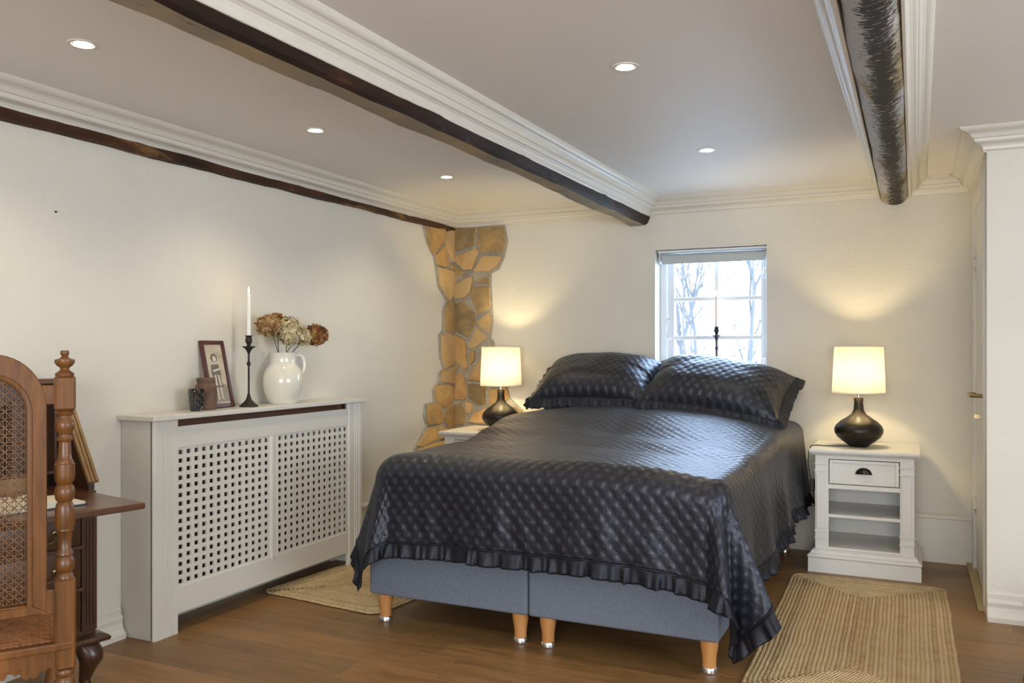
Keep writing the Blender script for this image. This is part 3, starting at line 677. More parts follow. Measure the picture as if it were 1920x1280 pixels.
# hydrangeas
def hydrangea(center, R, mat, base, label, n=90, sq=1.0):
    c = Vector(center); base = Vector(base)
    r = thing('dried_hydrangea', label, 'flower', base, group=None)
    mid = base.lerp(c, .5)+Vector((0, 0, .02)); b = MB(); b.tube([base, base.lerp(mid, .6)+Vector((0, 0, .004)), mid, mid.lerp(c, .6)+Vector((0, 0, .003)), c], [.0022, .0022, .002, .002, .002], 6)
    st = obj('stem', b, M['stem'], r, world=True)
    b = MB()
    for i in range(n):
        z = 1-2*(i+.5)/n; ph = i*2.39996; rr = math.sqrt(1-z*z)
        d = Vector((rr*math.cos(ph), rr*math.sin(ph), z*sq)); p = c+d*R*random.uniform(.78, 1.02)
        nrm = (d+Vector((random.uniform(-.5, .5), random.uniform(-.5, .5), random.uniform(-.5, .5)))).normalized()
        t1 = nrm.orthogonal().normalized(); t1.rotate(Matrix.Rotation(random.uniform(0, PI), 3, nrm)); t2 = nrm.cross(t1)
        s = random.uniform(.014, .020)
        for k in range(4):
            a = k*PI/2; u = t1*math.cos(a)+t2*math.sin(a); w = nrm.cross(u)
            cu = random.uniform(-.1, .6)
            P = [p, p+u*s*.5+w*s*.45+nrm*s*.15, p+u*s*.95+w*s*.33+nrm*s*cu*.6, p+u*s*1.1+nrm*s*cu, p+u*s*.95-w*s*.33+nrm*s*cu*.6, p+u*s*.5-w*s*.45+nrm*s*.15, p+u*s*.6+nrm*s*.02]
            b.add(P, [(0, 1, 6), (1, 2, 6), (2, 3, 6), (3, 4, 6), (4, 5, 6), (5, 0, 6)])
    b.lathe([(.001, -R*.6*sq), (R*.45, -R*.4*sq), (R*.6, 0), (R*.45, R*.4*sq), (.001, R*.6*sq)], c, 12)
    obj('flower_head', b, M[mat], r, world=True, fix=False); return r
J = Vector((.118, -2.055, CT+.262))
hydrangea(onX(503, 610, .13), .062, 'petalb', J+Vector((0, -.03, -.02)), 'brown and cream dried hydrangea at the left of the jug', 90, .8)
hydrangea(onX(519, 600, .08), .045, 'petalr', J+Vector((-.02, -.01, -.02)), 'small tan dried hydrangea behind the leftmost head in the jug', 60, .7)
hydrangea(onX(541, 620, .15), .074, 'petalg', J+Vector((.01, .01, -.02)), 'largest cream dried hydrangea in the middle of the jug', 120, 1.0)
hydrangea(onX(566, 630, .12), .052, 'petalg', J+Vector((-.01, .02, -.02)), 'pale cream dried hydrangea tucked right of the largest head', 80, .9)
hydrangea(onX(594, 628, .10), .060, 'petalr', J+Vector((0, .035, -.02)), 'rust brown dried hydrangea at the right of the jug', 95, .95)

# nail hole / nail in the left wall
p = onX(104, 397, 0); b = MB(); b.lathe([(.004, 0), (.003, .008), (.001, .008)], (0, 0, 0), 10); b.xf(Matrix.Translation(p) @ Matrix.Rotation(PI/2, 4, 'Y'))
o = obj('nail', b, M['hole']); tag(o, 'tiny black nail in the upper left wall', 'nail')

# ================================================================ BED
bx0, bx1, by0, by1 = .865, 2.46, -2.345, -.06
root = thing('double_bed', 'double box spring bed with blue grey bases and beech legs', 'bed', ((bx0+bx1)/2, -1.2, 0))
xm = 1.663
for (x0, x1) in ((bx0, xm-.003), (xm+.003, bx1)):
    obj('box_base', MB().box(x0, x1, by0, by1, .128, .44), M['base'], root, bevel=.012, seg=3, world=True)
for (x0, x1) in ((bx0+.03, xm), (xm, bx1-.01)):
    obj('mattress', MB().box(x0+.004, x1-.004, by0+.03, by1, .44, .735), M['mattress'], root, bevel=.03, seg=4, world=True)
def leg(x, y):
    b = MB(); b.lathe([(.036, .128), (.034, .10), (.028, .065), (.0265, .04), (.027, .022), (.001, .022)], (x, y, 0), 24); lg = obj('leg', b, M['beech'], root, smooth=True, world=True)
    b = MB(); b.lathe([(.001, 0), (.026, 0), (.031, .003), (.031, .018), (.028, .023), (.001, .023)], (x, y, 0), 24); f = obj('metal_foot', b, M['chrome'], lg, smooth=True, world=True)
for y in (-2.30, -.14):
    for x in (.925, 1.610, 1.738, 2.415): leg(x, y)

def sm(a, b, x): t = min(max((x-a)/(b-a), 0), 1); return t*t*(3-2*t)
def htop(x, y):
    u = (x-1.66)/.82
    z = .760+.035*(1-abs(min(max(u, -1), 1))**2.5)
    head = sm(-1.55, -.75, y)*(.105 if u < 0 else .105)*(1-max(0, u)**3*.75)*(1-max(0, -u)**6*.35)
    z += head
    z += -.022*math.exp(-((x-1.66)/.10)**2)*sm(-2.2, -1.2, y)*0.6
    z += .010*noise.noise(Vector((x*2.2, y*2.6, 3)))+.004*noise.noise(Vector((x*6, y*9, 1)))
    z += .012*math.exp(-((y+1.45+.25*(x-1.66))/.10)**2)-.010*math.exp(-((y+1.75+.2*(x-1.66))/.09)**2)
    return z
QX0, QX1, QY0 = .975, 2.435, -2.335   # where the cloth starts to turn over the edges (before the rounding radius)
def xedge(side, y): return (L(1.04, .925, sm(-2.3, -.6, y)) if side < 0 else 2.435)
OV = .435; RAD = .08; RADL = .13
def drop(t, R, fl):
    if t < R*PI/2: return R*math.sin(t/R), R*(1-math.cos(t/R))
    s = t-R*PI/2; return R+fl*s, R+s*math.sqrt(1-fl*fl)
def cloth(a, b):
    """a: cloth coordinate across (0 at left edge line, negative = overhang), b: 0 at foot line, negative = overhang"""
    Wd = 1.46; y = QY0+max(b, 0)
    tx = -a if a < 0 else (a-Wd if a > Wd else 0); sx = -1 if a < 0 else 1
    ty = -b if b < 0 else 0
    aa = min(max(a, 0), Wd)/Wd
    x = L(xedge(-1, y), xedge(1, y), aa)
    z = htop(x, max(y, QY0))
    if tx == 0 and ty == 0: return (x, y, z)
    r = math.hypot(tx, ty); ph = math.atan2(ty, tx)      # 0 = sideways, PI/2 = towards the foot
    R = RADL if (sx < 0) else RAD
    R = L(R, .10, math.sin(ph)**2)
    fl_side = .17 if sx < 0 else .10
    fl = L(fl_side, .03, math.sin(ph)**2)
    if tx > 0 and ty > 0:
        fold = math.sin(4*ph)**2 if sx > 0 else math.sin(2*ph)**2*.35+math.sin(4*ph)**2*.5
        fl += (.34 if sx > 0 else .20)*fold*sm(.0, .25, r)
    out, dn = drop(r, R, min(fl, .6))
    cs, sn = math.cos(ph), math.sin(ph)
    # hanging ripples
    g = sm(.08, .45, r)
    if tx > 0 and ty == 0: out += g*(.018*math.sin(y*11+sx)+.010*noise.noise(Vector((y*9, 2, r*2))))
    if ty > 0: out += g*(.010*math.sin(x*13+.5)+.016*noise.noise(Vector((x*7, 5, r*3)))+.006*noise.noise(Vector((x*20, 5, r*9))))*sn*sn
    return (x+sx*cs*out, y-sn*out, z-dn)
def lin(a, b, n): return [a+(b-a)*i/n for i in range(n+1)]
Wd = 1.46; LB = 2.27
OVR = .485
us = lin(-OV, 0, 44)[:-1]+lin(0, Wd, 110)[:-1]+lin(Wd, Wd+OVR, 48)
vs_ = lin(-OV, 0, 46)[:-1]+lin(0, LB, 150)
root = thing('bedspread', 'dark quilted satin bedspread with ruffled hem draped over the bed', 'bedspread', (1.66, -1.2, .78))
b = MB(); b.grid(cloth, us, vs_, lambda u, v: (u, v))
o = obj('quilt', b, M['quilt'], root, smooth='all', world=True)
md = o.modifiers.new('thick', 'SOLIDIFY'); md.thickness = .006; md.offset = -1
# hem curve
hem = [(-OV, v) for v in reversed(lin(-OV, LB, 400))]+[(u, -OV) for u in lin(-OV, Wd+OVR, 420)[1:]]+[(Wd+OVR, v) for v in lin(-OV, LB, 400)[1:]]
H3 = [Vector(cloth(*h)) for h in hem]
def ruffle(name, path, hang, parent, mat, amp, freq, outfn, rows=8, seed=0, flare=.15, world=True):
    n = len(path); acc = [0]
    for i in range(1, n): acc.append(acc[-1]+(path[i]-path[i-1]).length)
    b = MB(); rings = []
    for i in range(n):
        o_, d_ = outfn(i); r = []
        s = acc[i]; w = (math.sin(2*PI*freq*s+4.5*noise.noise(Vector((s*7, seed, 0))))+.55*math.sin(2*PI*freq*2.3*s+seed+5*noise.noise(Vector((s*12, 0, seed)))))*(.75+.9*noise.noise(Vector((s*10, 9, seed))))
        hl = hang*(1+.10*noise.noise(Vector((s*16, 3, seed))))
        tan = (path[min(i+1, n-1)]-path[max(i-1, 0)]).normalized()
        for k in range(rows):
            t = k/(rows-1); g = t**.8
            r.append(path[i]+d_*hl*t+o_*(amp*w*g+flare*hl*t)+tan*(amp*.25*math.cos(2*PI*freq*s*.9)*g))
        rings.append(r)
    b.loft(rings, False, False); o = obj(name, b, mat, parent, smooth='all', world=world, fix=False)
    m = o.modifiers.new('thick', 'SOLIDIFY'); m.thickness = .002; return o
def houts(i):
    u, v = hem[i]; p = H3[i]; q = Vector(cloth(min(max(u, -OV+.03), Wd+OVR-.03), max(v, -OV+.03)))
    d = (p-q); d.z -= .015; d.normalize()
    tan = (H3[min(i+1, len(H3)-1)]-H3[max(i-1, 0)]).normalized(); o_ = d.cross(tan); 
    c = Vector((1.66, -1.2, p.z)); 
    if o_.dot(p-c) < 0: o_ = -o_
    return o_, d
# resample hem path for ruffle
ruffle('ruffle', H3, .067, root, M['satin'], .014, 10, houts, seed=1)
b = MB(); b.tube([p+houts(i)[0]*.002 for i, p in enumerate(H3)][::2], .0035, 6); obj('piping', b, M['satin'], root, smooth=True, world=True)

# pillows
def pillow(center, W, Hh, T, rx, ry, rz, label, seed):
    root = thing('pillow', label, 'pillow', center, group=None)
    R = (Matrix.Rotation(rz, 4, 'Z') @ Matrix.Rotation(ry, 4, 'Y') @ Matrix.Rotation(rx, 4, 'X'))
    def P(u, v, side):
        fx = 1-abs(u)**3.2; fy = 1-abs(v)**3.2
        t = T/2*(max(fx, 0)**.62)*(max(fy, 0)**.62)
        pin = 1-.05*(1-abs(v)**2)*abs(u)**3; pin2 = 1-.06*(1-abs(u)**2)*abs(v)**3
        sag = -.02*u*u
        x = u*W/2*pin; y = v*Hh/2*pin2
        t += .010*noise.noise(Vector((u*2.5+seed, v*2.5, side)))*max(fx, 0)*max(fy, 0)
        # creases running from the corners
        t += .004*math.sin(12*(u-v))*abs(u*v)*max(fx, 0)**.5
        return R @ Vector((x, y, side*t-.015*(1-fx)*(v < 0)))
    us = lin(-1, 1, 70); vs = lin(-1, 1, 54)
    b = MB(); b.grid(lambda u, v: P(u, v, 1), us, vs, lambda u, v: (u*W/2, v*Hh/2)); b.grid(lambda u, v: P(-u, v, -1), us, vs, lambda u, v: (u*W/2, v*Hh/2))
    obj('pillow_cover', b, M['quilt'], root, smooth='all')
    per = [(u, -1) for u in lin(-1, 1, 150)]+[(1, v) for v in lin(-1, 1, 110)[1:]]+[(u, 1) for u in lin(1, -1, 150)[1:]]+[(-1, v) for v in lin(1, -1, 110)[1:]]
    path = [P(u, v, 1)*1.0 for u, v in per]
    nz = (R @ Vector((0, 0, 1))).normalized()
    def of(i):
        u, v = per[i]; k = .12; pu = abs(u)**8*(1 if u > 0 else -1); pv = abs(v)**8*(1 if v > 0 else -1)
        d = (R @ Vector((pu, pv, -.25))).normalized(); d = (d*(.35 if pv < -.5 else 1)+Vector((0, 0, -.8 if pv < -.5 else -.35))).normalized(); return nz, d
    ruffle('ruffle', path, .066, root, M['satin'], .010, 12, of, seed=seed, flare=.0, world=False)
    return root
pillow((1.265, -.35, 1.05), .78, .50, .29, math.radians(25), math.radians(-1), math.radians(0), 'dark quilted ruffled pillow on the left side of the bed head', 3)
pillow((2.045, -.37, 1.02), .84, .53, .29, math.radians(25), math.radians(7), math.radians(-2), 'dark quilted ruffled pillow on the right, in front of the window', 8)

# ================================================================ NIGHTSTANDS
def nightstand(loc, label):
    """origin: floor, centre; front faces -Y; width .56 body .50"""
    r = thing('nightstand', label, 'nightstand', loc)
    w, yf, yb = .255, -.235, .235; m = M['white']
    b = MB(); hx = w+.03
    b.loft([[(-hx+i, yf-.035+i, z), (hx-i, yf-.035+i, z), (hx-i, yb, z), (-hx+i, yb, z)] for i, z in ((.018, .655), (.012, .662), (.004, .668), (0, .676), (0, .686), (.004, .69))]); obj('top_board', b, m, r)
    b = MB(); b.box(-w, -w+.018, yf+.02, yb, .10, .655); b.box(w-.018, w, yf+.02, yb, .10, .655); b.box(-w+.018, w-.018, yb-.012, yb, .10, .655); obj('carcass', b, m, r, bevel=.002)
    for s in (-1, 1):
        b = MB(); x0, x1 = (-w, -w+.072) if s < 0 else (w-.072, w)
        b.box(x0, x1, yf, yf+.024, .125, .655)
        for z in (.605, .565, .225, .185):
            b.box(x0-.004, x1-.010 if s < 0 else x1+.004, yf-.008, yf, z-.004, z+.004)
        b.box(x0+.008, x1-.014, yf-.006, yf, .24, .55)
        obj('pilaster', b, m, r, bevel=.002)
    xi = w-.072
    b = MB(); b.box(-xi, xi, yf+.004, yf+.02, .635, .655); obj('top_rail', b, m, r)
    b = MB(); b.box(-xi, xi, yf+.004, yf+.02, .468, .492); obj('middle_rail', b, m, r)
    b = MB(); x0, x1, z0, z1 = -xi+.004, xi-.004, .497, .631
    b.box(x0, x1, yf+.006, yf+.30, z0, z1)
    for (a, c, d, e) in ((x0, x0+.018, z0, z1), (x1-.018, x1, z0, z1), (x0+.018, x1-.018, z0, z0+.018), (x0+.018, x1-.018, z1-.018, z1)): b.box(a, c, yf-.001, yf+.006, d, e)
    dr = obj('drawer', b, m, r, bevel=.003)
    b = MB(); rings = []
    for i in range(9):
        th = i/8*PI/2; rings.append([(.042*math.cos(p)*math.cos(th*.98), yf+.004-.024*math.sin(th), .560+.034*math.sin(p)*math.cos(th*.6)) for p in lin(0, PI, 16)])
    b.loft(rings, False, False); b.box(-.044, .044, yf+.001, yf+.006, .556, .562); obj('cup_pull', b, M['pull'], dr, smooth=True, label='dark bronze half round cup pull')
    for z in (.305, .120):
        b = MB(); b.box(-w+.018, w-.018, yf+.006, yb-.012, z, z+.018); obj('shelf', b, m, r, bevel=.002)
    b = MB(); hx = w+.034
    b.loft([[(-hx+i, yf-.04+i, z), (hx-i, yf-.04+i, z), (hx-i, yb, z), (-hx+i, yb, z)] for i, z in ((0, 0), (0, .075), (.004, .077), (0, .080), (-.004, .088), (0, .096), (.012, .104), (.018, .118), (.032, .128))]); obj('plinth', b, m, r)
    return r
nR = nightstand((2.882, -.275, 0), 'white nightstand with drawer and open shelves right of the bed')
nL = dup(nR, (.47, -.270, 0), 'white nightstand behind the left side of the bed by the stone corner')
for c in nL.children: pass
# lamps
def lamp(loc, label):
    r = thing('table_lamp', label, 'lamp', loc)
    lathe_obj('base', [(.001, 0), (.052, 0), (.056, .004), (.062, .012), (.088, .03), (.118, .055), (.131, .080), (.133, .100), (.124, .122), (.100, .146), (.066, .168), (.040, .188), (.028, .212), (.024, .25), (.026, .280), (.024, .284), (.001, .284)], M['lampbase'], r, n=56)
    lathe_obj('socket', [(.009, .283), (.009, .312), (.014, .314), (.014, .346), (.001, .348)], M['chrome'], r, n=20)
    b = MB(); b.lathe([(.145, .310), (.133, .578)], (0, 0, 0), 64, False)
    sh = obj('lamp_shade', b, M['shade'], r, smooth='all', fix=False)
    b = MB()
    for rr, z in ((.1455, .310), (.1335, .578)): b.lathe([(rr-.0012, z-.003), (rr+.0008, z-.003), (rr+.0008, z+.003), (rr-.0012, z+.003), (rr-.0012, z-.003)], (0, 0, 0), 64, False)
    for k in range(3):
        a = 2*PI*k/3; b.tube([(.014*math.cos(a), .014*math.sin(a), .345), (.134*math.cos(a), .134*math.sin(a), .57)], .0012, 5)
    obj('shade_ring', b, M['shadetrim'], sh)
    lathe_obj('bulb', [(.013, .345), (.016, .352), (.024, .365), (.028, .385), (.022, .402), (.001, .412)], M['bulb'], r, n=20)
    light('lamp_light', 'POINT', (loc[0], loc[1], loc[2]+.43), 7.5, (1, .77, .40), shadow_soft_size=.03)
    return r
lamp((2.845, -.30, .69), 'lit table lamp with bulbous dark base on the right nightstand')
lamp((.53, -.27, .69), 'lit table lamp with bulbous dark base on the left nightstand by the stone corner')
# cord with switch
root = thing('lamp_cord', 'black lamp cord with inline switch hanging left of the right nightstand', 'cord', (2.58, -.3, .69))
b = MB(); b.tube([(2.79, -.33, .694), (2.72, -.37, .694), (2.66, -.38, .694), (2.62, -.37, .695), (2.592, -.37, .690), (2.578, -.37, .660), (2.575, -.37, .60), (2.582, -.37, .53), (2.595, -.37, .47), (2.602, -.37, .44), (2.604, -.36, .38), (2.61, -.3, .30), (2.61, -.15, .25), (2.61, -.05, .2)], .0028, 8); obj('wire', b, M['black'], root, smooth=True, world=True)
b = MB(); b.box(2.585, 2.612, -.385, -.355, .425, .495); obj('inline_switch', b, M['black'], root, bevel=.006, world=True)

# ================================================================ RUGS
def rug(cx, cy, W, Lh, rz, label, seed, rw=.0165, corner=.05):
    b = MB(); b.uv = {}; n = int(min(W, Lh)/2/rw); rw = min(W, Lh)/2/n
    def ring(d):
        hx, hy = W/2-d, Lh/2-d; rc = max(min(corner, hx, hy)*max(.25, 1-d*2), .001); pts = []
        for (sx, sy, a0) in ((1, 1, 0), (-1, 1, PI/2), (-1, -1, PI), (1, -1, 3*PI/2)):
            for k in range(6): a = a0+PI/2*k/5; pts.append((sx*(hx-rc)+rc*math.cos(a), sy*(hy-rc)+rc*math.sin(a)))
        out = []
        for i in range(24):
            p, q = pts[i], pts[(i+1) % 24]; dd = math.hypot(q[0]-p[0], q[1]-p[1]); m = max(1, int(dd/.03))
            for k in range(m): out.append((p[0]+(q[0]-p[0])*k/m, p[1]+(q[1]-p[1])*k/m))
        return out
    for i in range(n):
        base = ring((i+.5)*rw); m = len(base); acc = [0]; nv = len(b.v)
        cross = [(-.5, .0045), (-.42, .008), (-.2, .0115), (.0, .0125), (.2, .0115), (.42, .008), (.5, .0045)]
        for j in range(m+1):
            p = base[j % m]; q = base[(j+1) % m]; o_ = base[(j-1) % m]
            tx, ty = q[0]-o_[0], q[1]-o_[1]; l = math.hypot(tx, ty) or 1; nx, ny = ty/l, -tx/l
            if j: pp = base[(j-1) % m]; acc.append(acc[-1]+math.hypot(p[0]-pp[0], p[1]-pp[1]))
            wob = noise.noise(Vector((p[0]*7, p[1]*7, seed)))*.004+noise.noise(Vector((p[0]*2, p[1]*2, seed)))*.008*min(1, (1-i/n)*1.5)
            fz = 1+.25*noise.noise(Vector((p[0]*40, p[1]*40, i)))
            for k, (c, z) in enumerate(cross):
                b.v.append((p[0]+nx*(c*rw*1.02)+wob*(1 if abs(nx) > .5 else .3), p[1]+ny*c*rw*1.02+wob*(1 if abs(ny) > .5 else .3), z*fz)); b.uv[len(b.v)-1] = (acc[-1], i+.5-c*.98)
        for j in range(m):
            for k in range(6): b.f.append((nv+j*7+k, nv+(j+1)*7+k, nv+(j+1)*7+k+1, nv+j*7+k+1))
    o = obj('braided_rug', b, M['jute'], None, smooth='all'); o.location = (cx, cy, .0); o.rotation_euler = (0, 0, rz); tag(o, label, 'rug'); return o
rug(2.915, -1.53, .755, 1.76, math.radians(.6), 'rectangular braided jute rug on the floor right of the bed', 4)
rug(.545, -1.46, .76, 1.55, math.radians(-5), 'braided jute rug on the floor between radiator cover and bed', 9)

# ================================================================ CHAIR
post = Vector((.935, -3.956, 0)); ang = math.atan2(.835, .55)     # local +x points along the back towards the right post
ch = thing('cane_chair', 'high backed carved walnut chair with caned back and seat at the desk', 'chair', post, ang)
# local: x <= 0 along the back to the left, y > 0 is away from the camera (seat direction)
def zz(y): return 1.25-(y-655)*.001525
def turned_post(x, y):
    s = .027
    pr = [(.010, 657), (.0115, 659), (.0115, 664), (.008, 667), (.012, 671), (.026, 674), (.0265, 679), (.021, 685), (.0125, 689), (.0115, 693), (.019, 697), (.025, 700), (.024, 704), (.012, 705)]
    b = MB(); b.lathe([(r, zz(v)) for r, v in pr][::-1], (x, y, 0), 28)
    b2 = [(.020, 769), (.024, 772), (.023, 775), (.018, 779), (.019, 784), (.0245, 790), (.0262, 797), (.0235, 806), (.017, 812), (.016, 816), (.021, 822), (.020, 825), (.0155, 828), (.0175, 850), (.0185, 860), (.0235, 864), (.0235, 867), (.0265, 869), (.0265, 890), (.0255, 900), (.018, 907), (.0245, 912), (.0265, 922), (.0245, 934), (.018, 940), (.0225, 944), (.024, 950), (.0255, 956), (.0255, 984), (.022, 989), (.023, 993), (.0185, 997), (.0165, 1028), (.0215, 1033), (.0225, 1038), (.019, 1041), (.0245, 1048), (.0265, 1057), (.0245, 1067), (.018, 1072), (.022, 1076), (.024, 1082)]
    b.lathe([(r, zz(v)) for r, v in b2][::-1], (x, y, 0), 28)
    lo = [(.020, .342), (.025, .335), (.025, .325), (.020, .318), (.027, .305), (.029, .285), (.024, .262), (.018, .25), (.023, .24), (.020, .225), (.022, .12), (.026, .10), (.022, .09), (.02, .085)]
    b.lathe([(r, z) for r, z in lo][::-1], (x, y, 0), 28)
    def block(z0, z1):
        c = .006; rr = []
        for z, k in ((z0, .75), (z0+.008, 1), (z1-.008, 1), (z1, .75)):
            h = s*k; rr.append([(x-h+c, y-h, z), (x+h-c, y-h, z), (x+h, y-h+c, z), (x+h, y+h-c, z), (x+h-c, y+h, z), (x-h+c, y+h, z), (x-h, y+h-c, z), (x-h, y-h+c, z)])
        b.loft(rr)
    block(zz(770), zz(703)); block(zz(1252), zz(1080)); block(0.0, .09)
    return b
CW = .35
for x in (0, -CW): obj('back_post', turned_post(x, 0), M['walnut'], ch, smooth=True, angle=40)
# back frame with arched head: outline strips
xc = -CW/2; ow = .130; iw = .085; zt0 = zz(728); zb0 = zz(1130)
def arch(hw, ztop, zspring, zbot, n=24):
    pts = [(xc-hw, zbot)]
    pts += [(xc-hw*math.cos(PI*i/n), zspring+(ztop-zspring)*math.sin(PI*i/n)) for i in range(n+1)]
    pts += [(xc+hw, zbot)]; return pts
outer = arch(ow, zz(664), zz(765), zz(1143)); inner = arch(iw, zz(707), zz(775), zz(1122))
b = MB(); n = len(outer)
def fr(outer, inner, y0, y1):
    b = MB(); ring = []
    for (o_, i_) in zip(outer, inner): ring.append([(o_[0], y0, o_[1]), (i_[0], y0, i_[1]), (i_[0], y1, i_[1]), (o_[0], y1, o_[1])])
    b.loft(ring); o_, i_ = outer, inner
    b.prism([(o_[0][0], y0, o_[0][1]), (i_[0][0], y0, i_[0][1]), (i_[-1][0], y0, i_[-1][1]), (o_[-1][0], y0, o_[-1][1])], (0, y1-y0, 0)); return b
obj('back_frame', fr(outer, inner, -.014, .014), M['walnut'], ch, smooth=True, angle=30, bevel=.003)
b = MB(); pth = [(x, -.016, z) for x, z in inner]; pth = pth+[pth[0]]
bo = arch(iw+.002, zz(705), zz(775), zz(1124)); pth = [(x, -.014, z) for x, z in bo]; pth.append(pth[0]); b.tube(pth, .0075, 8); obj('bead', b, M['walnut'], ch, smooth=True)
for s in (1, -1):
    xo = xc+s*ow; xp = 0-.02 if s > 0 else -CW+.02
    for z0, z1 in ((zz(757), zz(722)), (zz(1146), zz(1100))):
        b = MB(); b.box(min(xo-s*.02, xp), max(xo-s*.02, xp), -.013, .013, z0, z1); obj('back_rail', b, M['walnut'], ch, bevel=.003)
# cane weave of the back
def inside(x, z):
    if z < zz(1122)-.001: return False
    if abs(x-xc) > iw: return False
    if z > zz(775):
        return ((x-xc)/iw)**2+((z-zz(775))/(zz(707)-zz(775)))**2 < 1
    return True
b = MB()
def strip(p, d, wd, y):
    # clip a straight strand to the opening
    run = None; N = 160
    for i in range(N+1):
        t = -1+2*i/N; q = (p[0]+d[0]*t, p[1]+d[1]*t); ok = inside(*q)
        if ok and run is None: run = q
        if (not ok or i == N) and run is not None:
            l = math.hypot(q[0]-run[0], q[1]-run[1])
            if l > .004:
                nx, nz = -d[1]*wd/2/math.hypot(*d), d[0]*wd/2/math.hypot(*d)
                b.prism([(run[0]+nx, y, run[1]+nz), (q[0]+nx, y, q[1]+nz), (q[0]-nx, y, q[1]-nz), (run[0]-nx, y, run[1]-nz)], (0, .0012, 0))
            run = None
pt = .0225; z_lo, z_hi = zz(1122), zz(707); k = 0
x = xc-iw
while x < xc+iw: strip((x+.004, 0.85), (0, .6), .0018, .0); strip((x-.0035, 0.85), (0, .6), .0018, .0); x += pt
z = z_lo
while z < z_hi: strip((xc, z+.0037), (.2, 0), .0018, .0014); strip((xc, z-.0037), (.2, 0), .0018, .0014); z += pt
for s in (1, -1):
    z = z_lo-11*pt
    while z < z_hi+.25: strip((xc-iw+pt/2, z+pt*.5 if s > 0 else z+pt*.5), (.4, s*.4), .0022, .0028+.0012*(s > 0)); z += pt
obj('cane_back', b, M['cane'], ch)
# seat
SZ = .428; sd = .34
b = MB(); b.prism([(-.0, -.02, SZ-.075), (-CW, -.02, SZ-.075), (-CW, -.02, SZ-.012), (0, -.02, SZ-.012)], (0, .03, 0)); b.box(-.0-.03, .0, 0, sd, SZ-.075, SZ-.010); b.box(-CW, -CW+.03, 0, sd, SZ-.075, SZ-.010); b.box(-CW-.02, .02, sd-.03, sd, SZ-.075, SZ-.010)
obj('seat_frame', b, M['walnut'], ch, bevel=.006)
b = MB(); pts = [(-CW/2+(CW/2)*t, -.024, SZ-.075-.022*(1+math.cos(4*PI*t))*.5-.006*math.cos(14*PI*t)) for t in lin(-1, 1, 40)]
poly = [(p[0], -.02, p[2]) for p in pts]+[(0, -.02, SZ-.07), (-CW, -.02, SZ-.07)]; b.prism(poly, (0, .02, 0)); obj('carved_apron', b, M['walnut'], ch)
b = MB(); b.box(-CW-.018, .018, -.03, .0, SZ-.030, SZ-.006); b.box(-CW-.018, .018, sd-.02, sd+.02, SZ-.030, SZ-.006); b.box(-.02, .018, 0, sd, SZ-.03, SZ-.006); b.box(-CW-.018, -CW+.02, 0, sd, SZ-.03, SZ-.006); obj('seat_rim', b, M['walnut'], ch, bevel=.005)
b = MB(); st = .0155
i = 0; x = -CW+.015
while x < -.012: b.box(x-.0028, x+.0028, 0, sd-.01, SZ-.008+.0, SZ-.005); x += st
y = .004
while y < sd-.015: b.box(-CW+.015, -.012, y-.0028, y+.0028, SZ-.006, SZ-.0035); y += st
obj('cane_seat', b, M['canes'], ch)
for x in (-.01, -CW+.01):
    b = MB(); b.lathe([(.018, 0), (.024, .02), (.018, .05), (.022, .14), (.027, .2), (.02, .24), (.026, .26), (.026, SZ-.07)], (x, sd-.01, 0), 24); obj('front_leg', b, M['walnut'], ch, smooth=True)
b = MB(); b.tube([(-.005, 0, .16), (-.008, sd, .16)], .014, 12); b.tube([(-CW+.005, 0, .16), (-CW+.008, sd, .16)], .014, 12); b.tube([(0, sd/2, .16), (-CW, sd/2, .16)], .013, 12); obj('stretcher', b, M['walnut'], ch, smooth=True)

# ================================================================ DESK (slant front, open flap)
dang = math.radians(-12)
dk = thing('writing_desk', 'dark mahogany slant front writing desk with its flap open at the left wall', 'desk', (.445, -3.458, 0), dang)
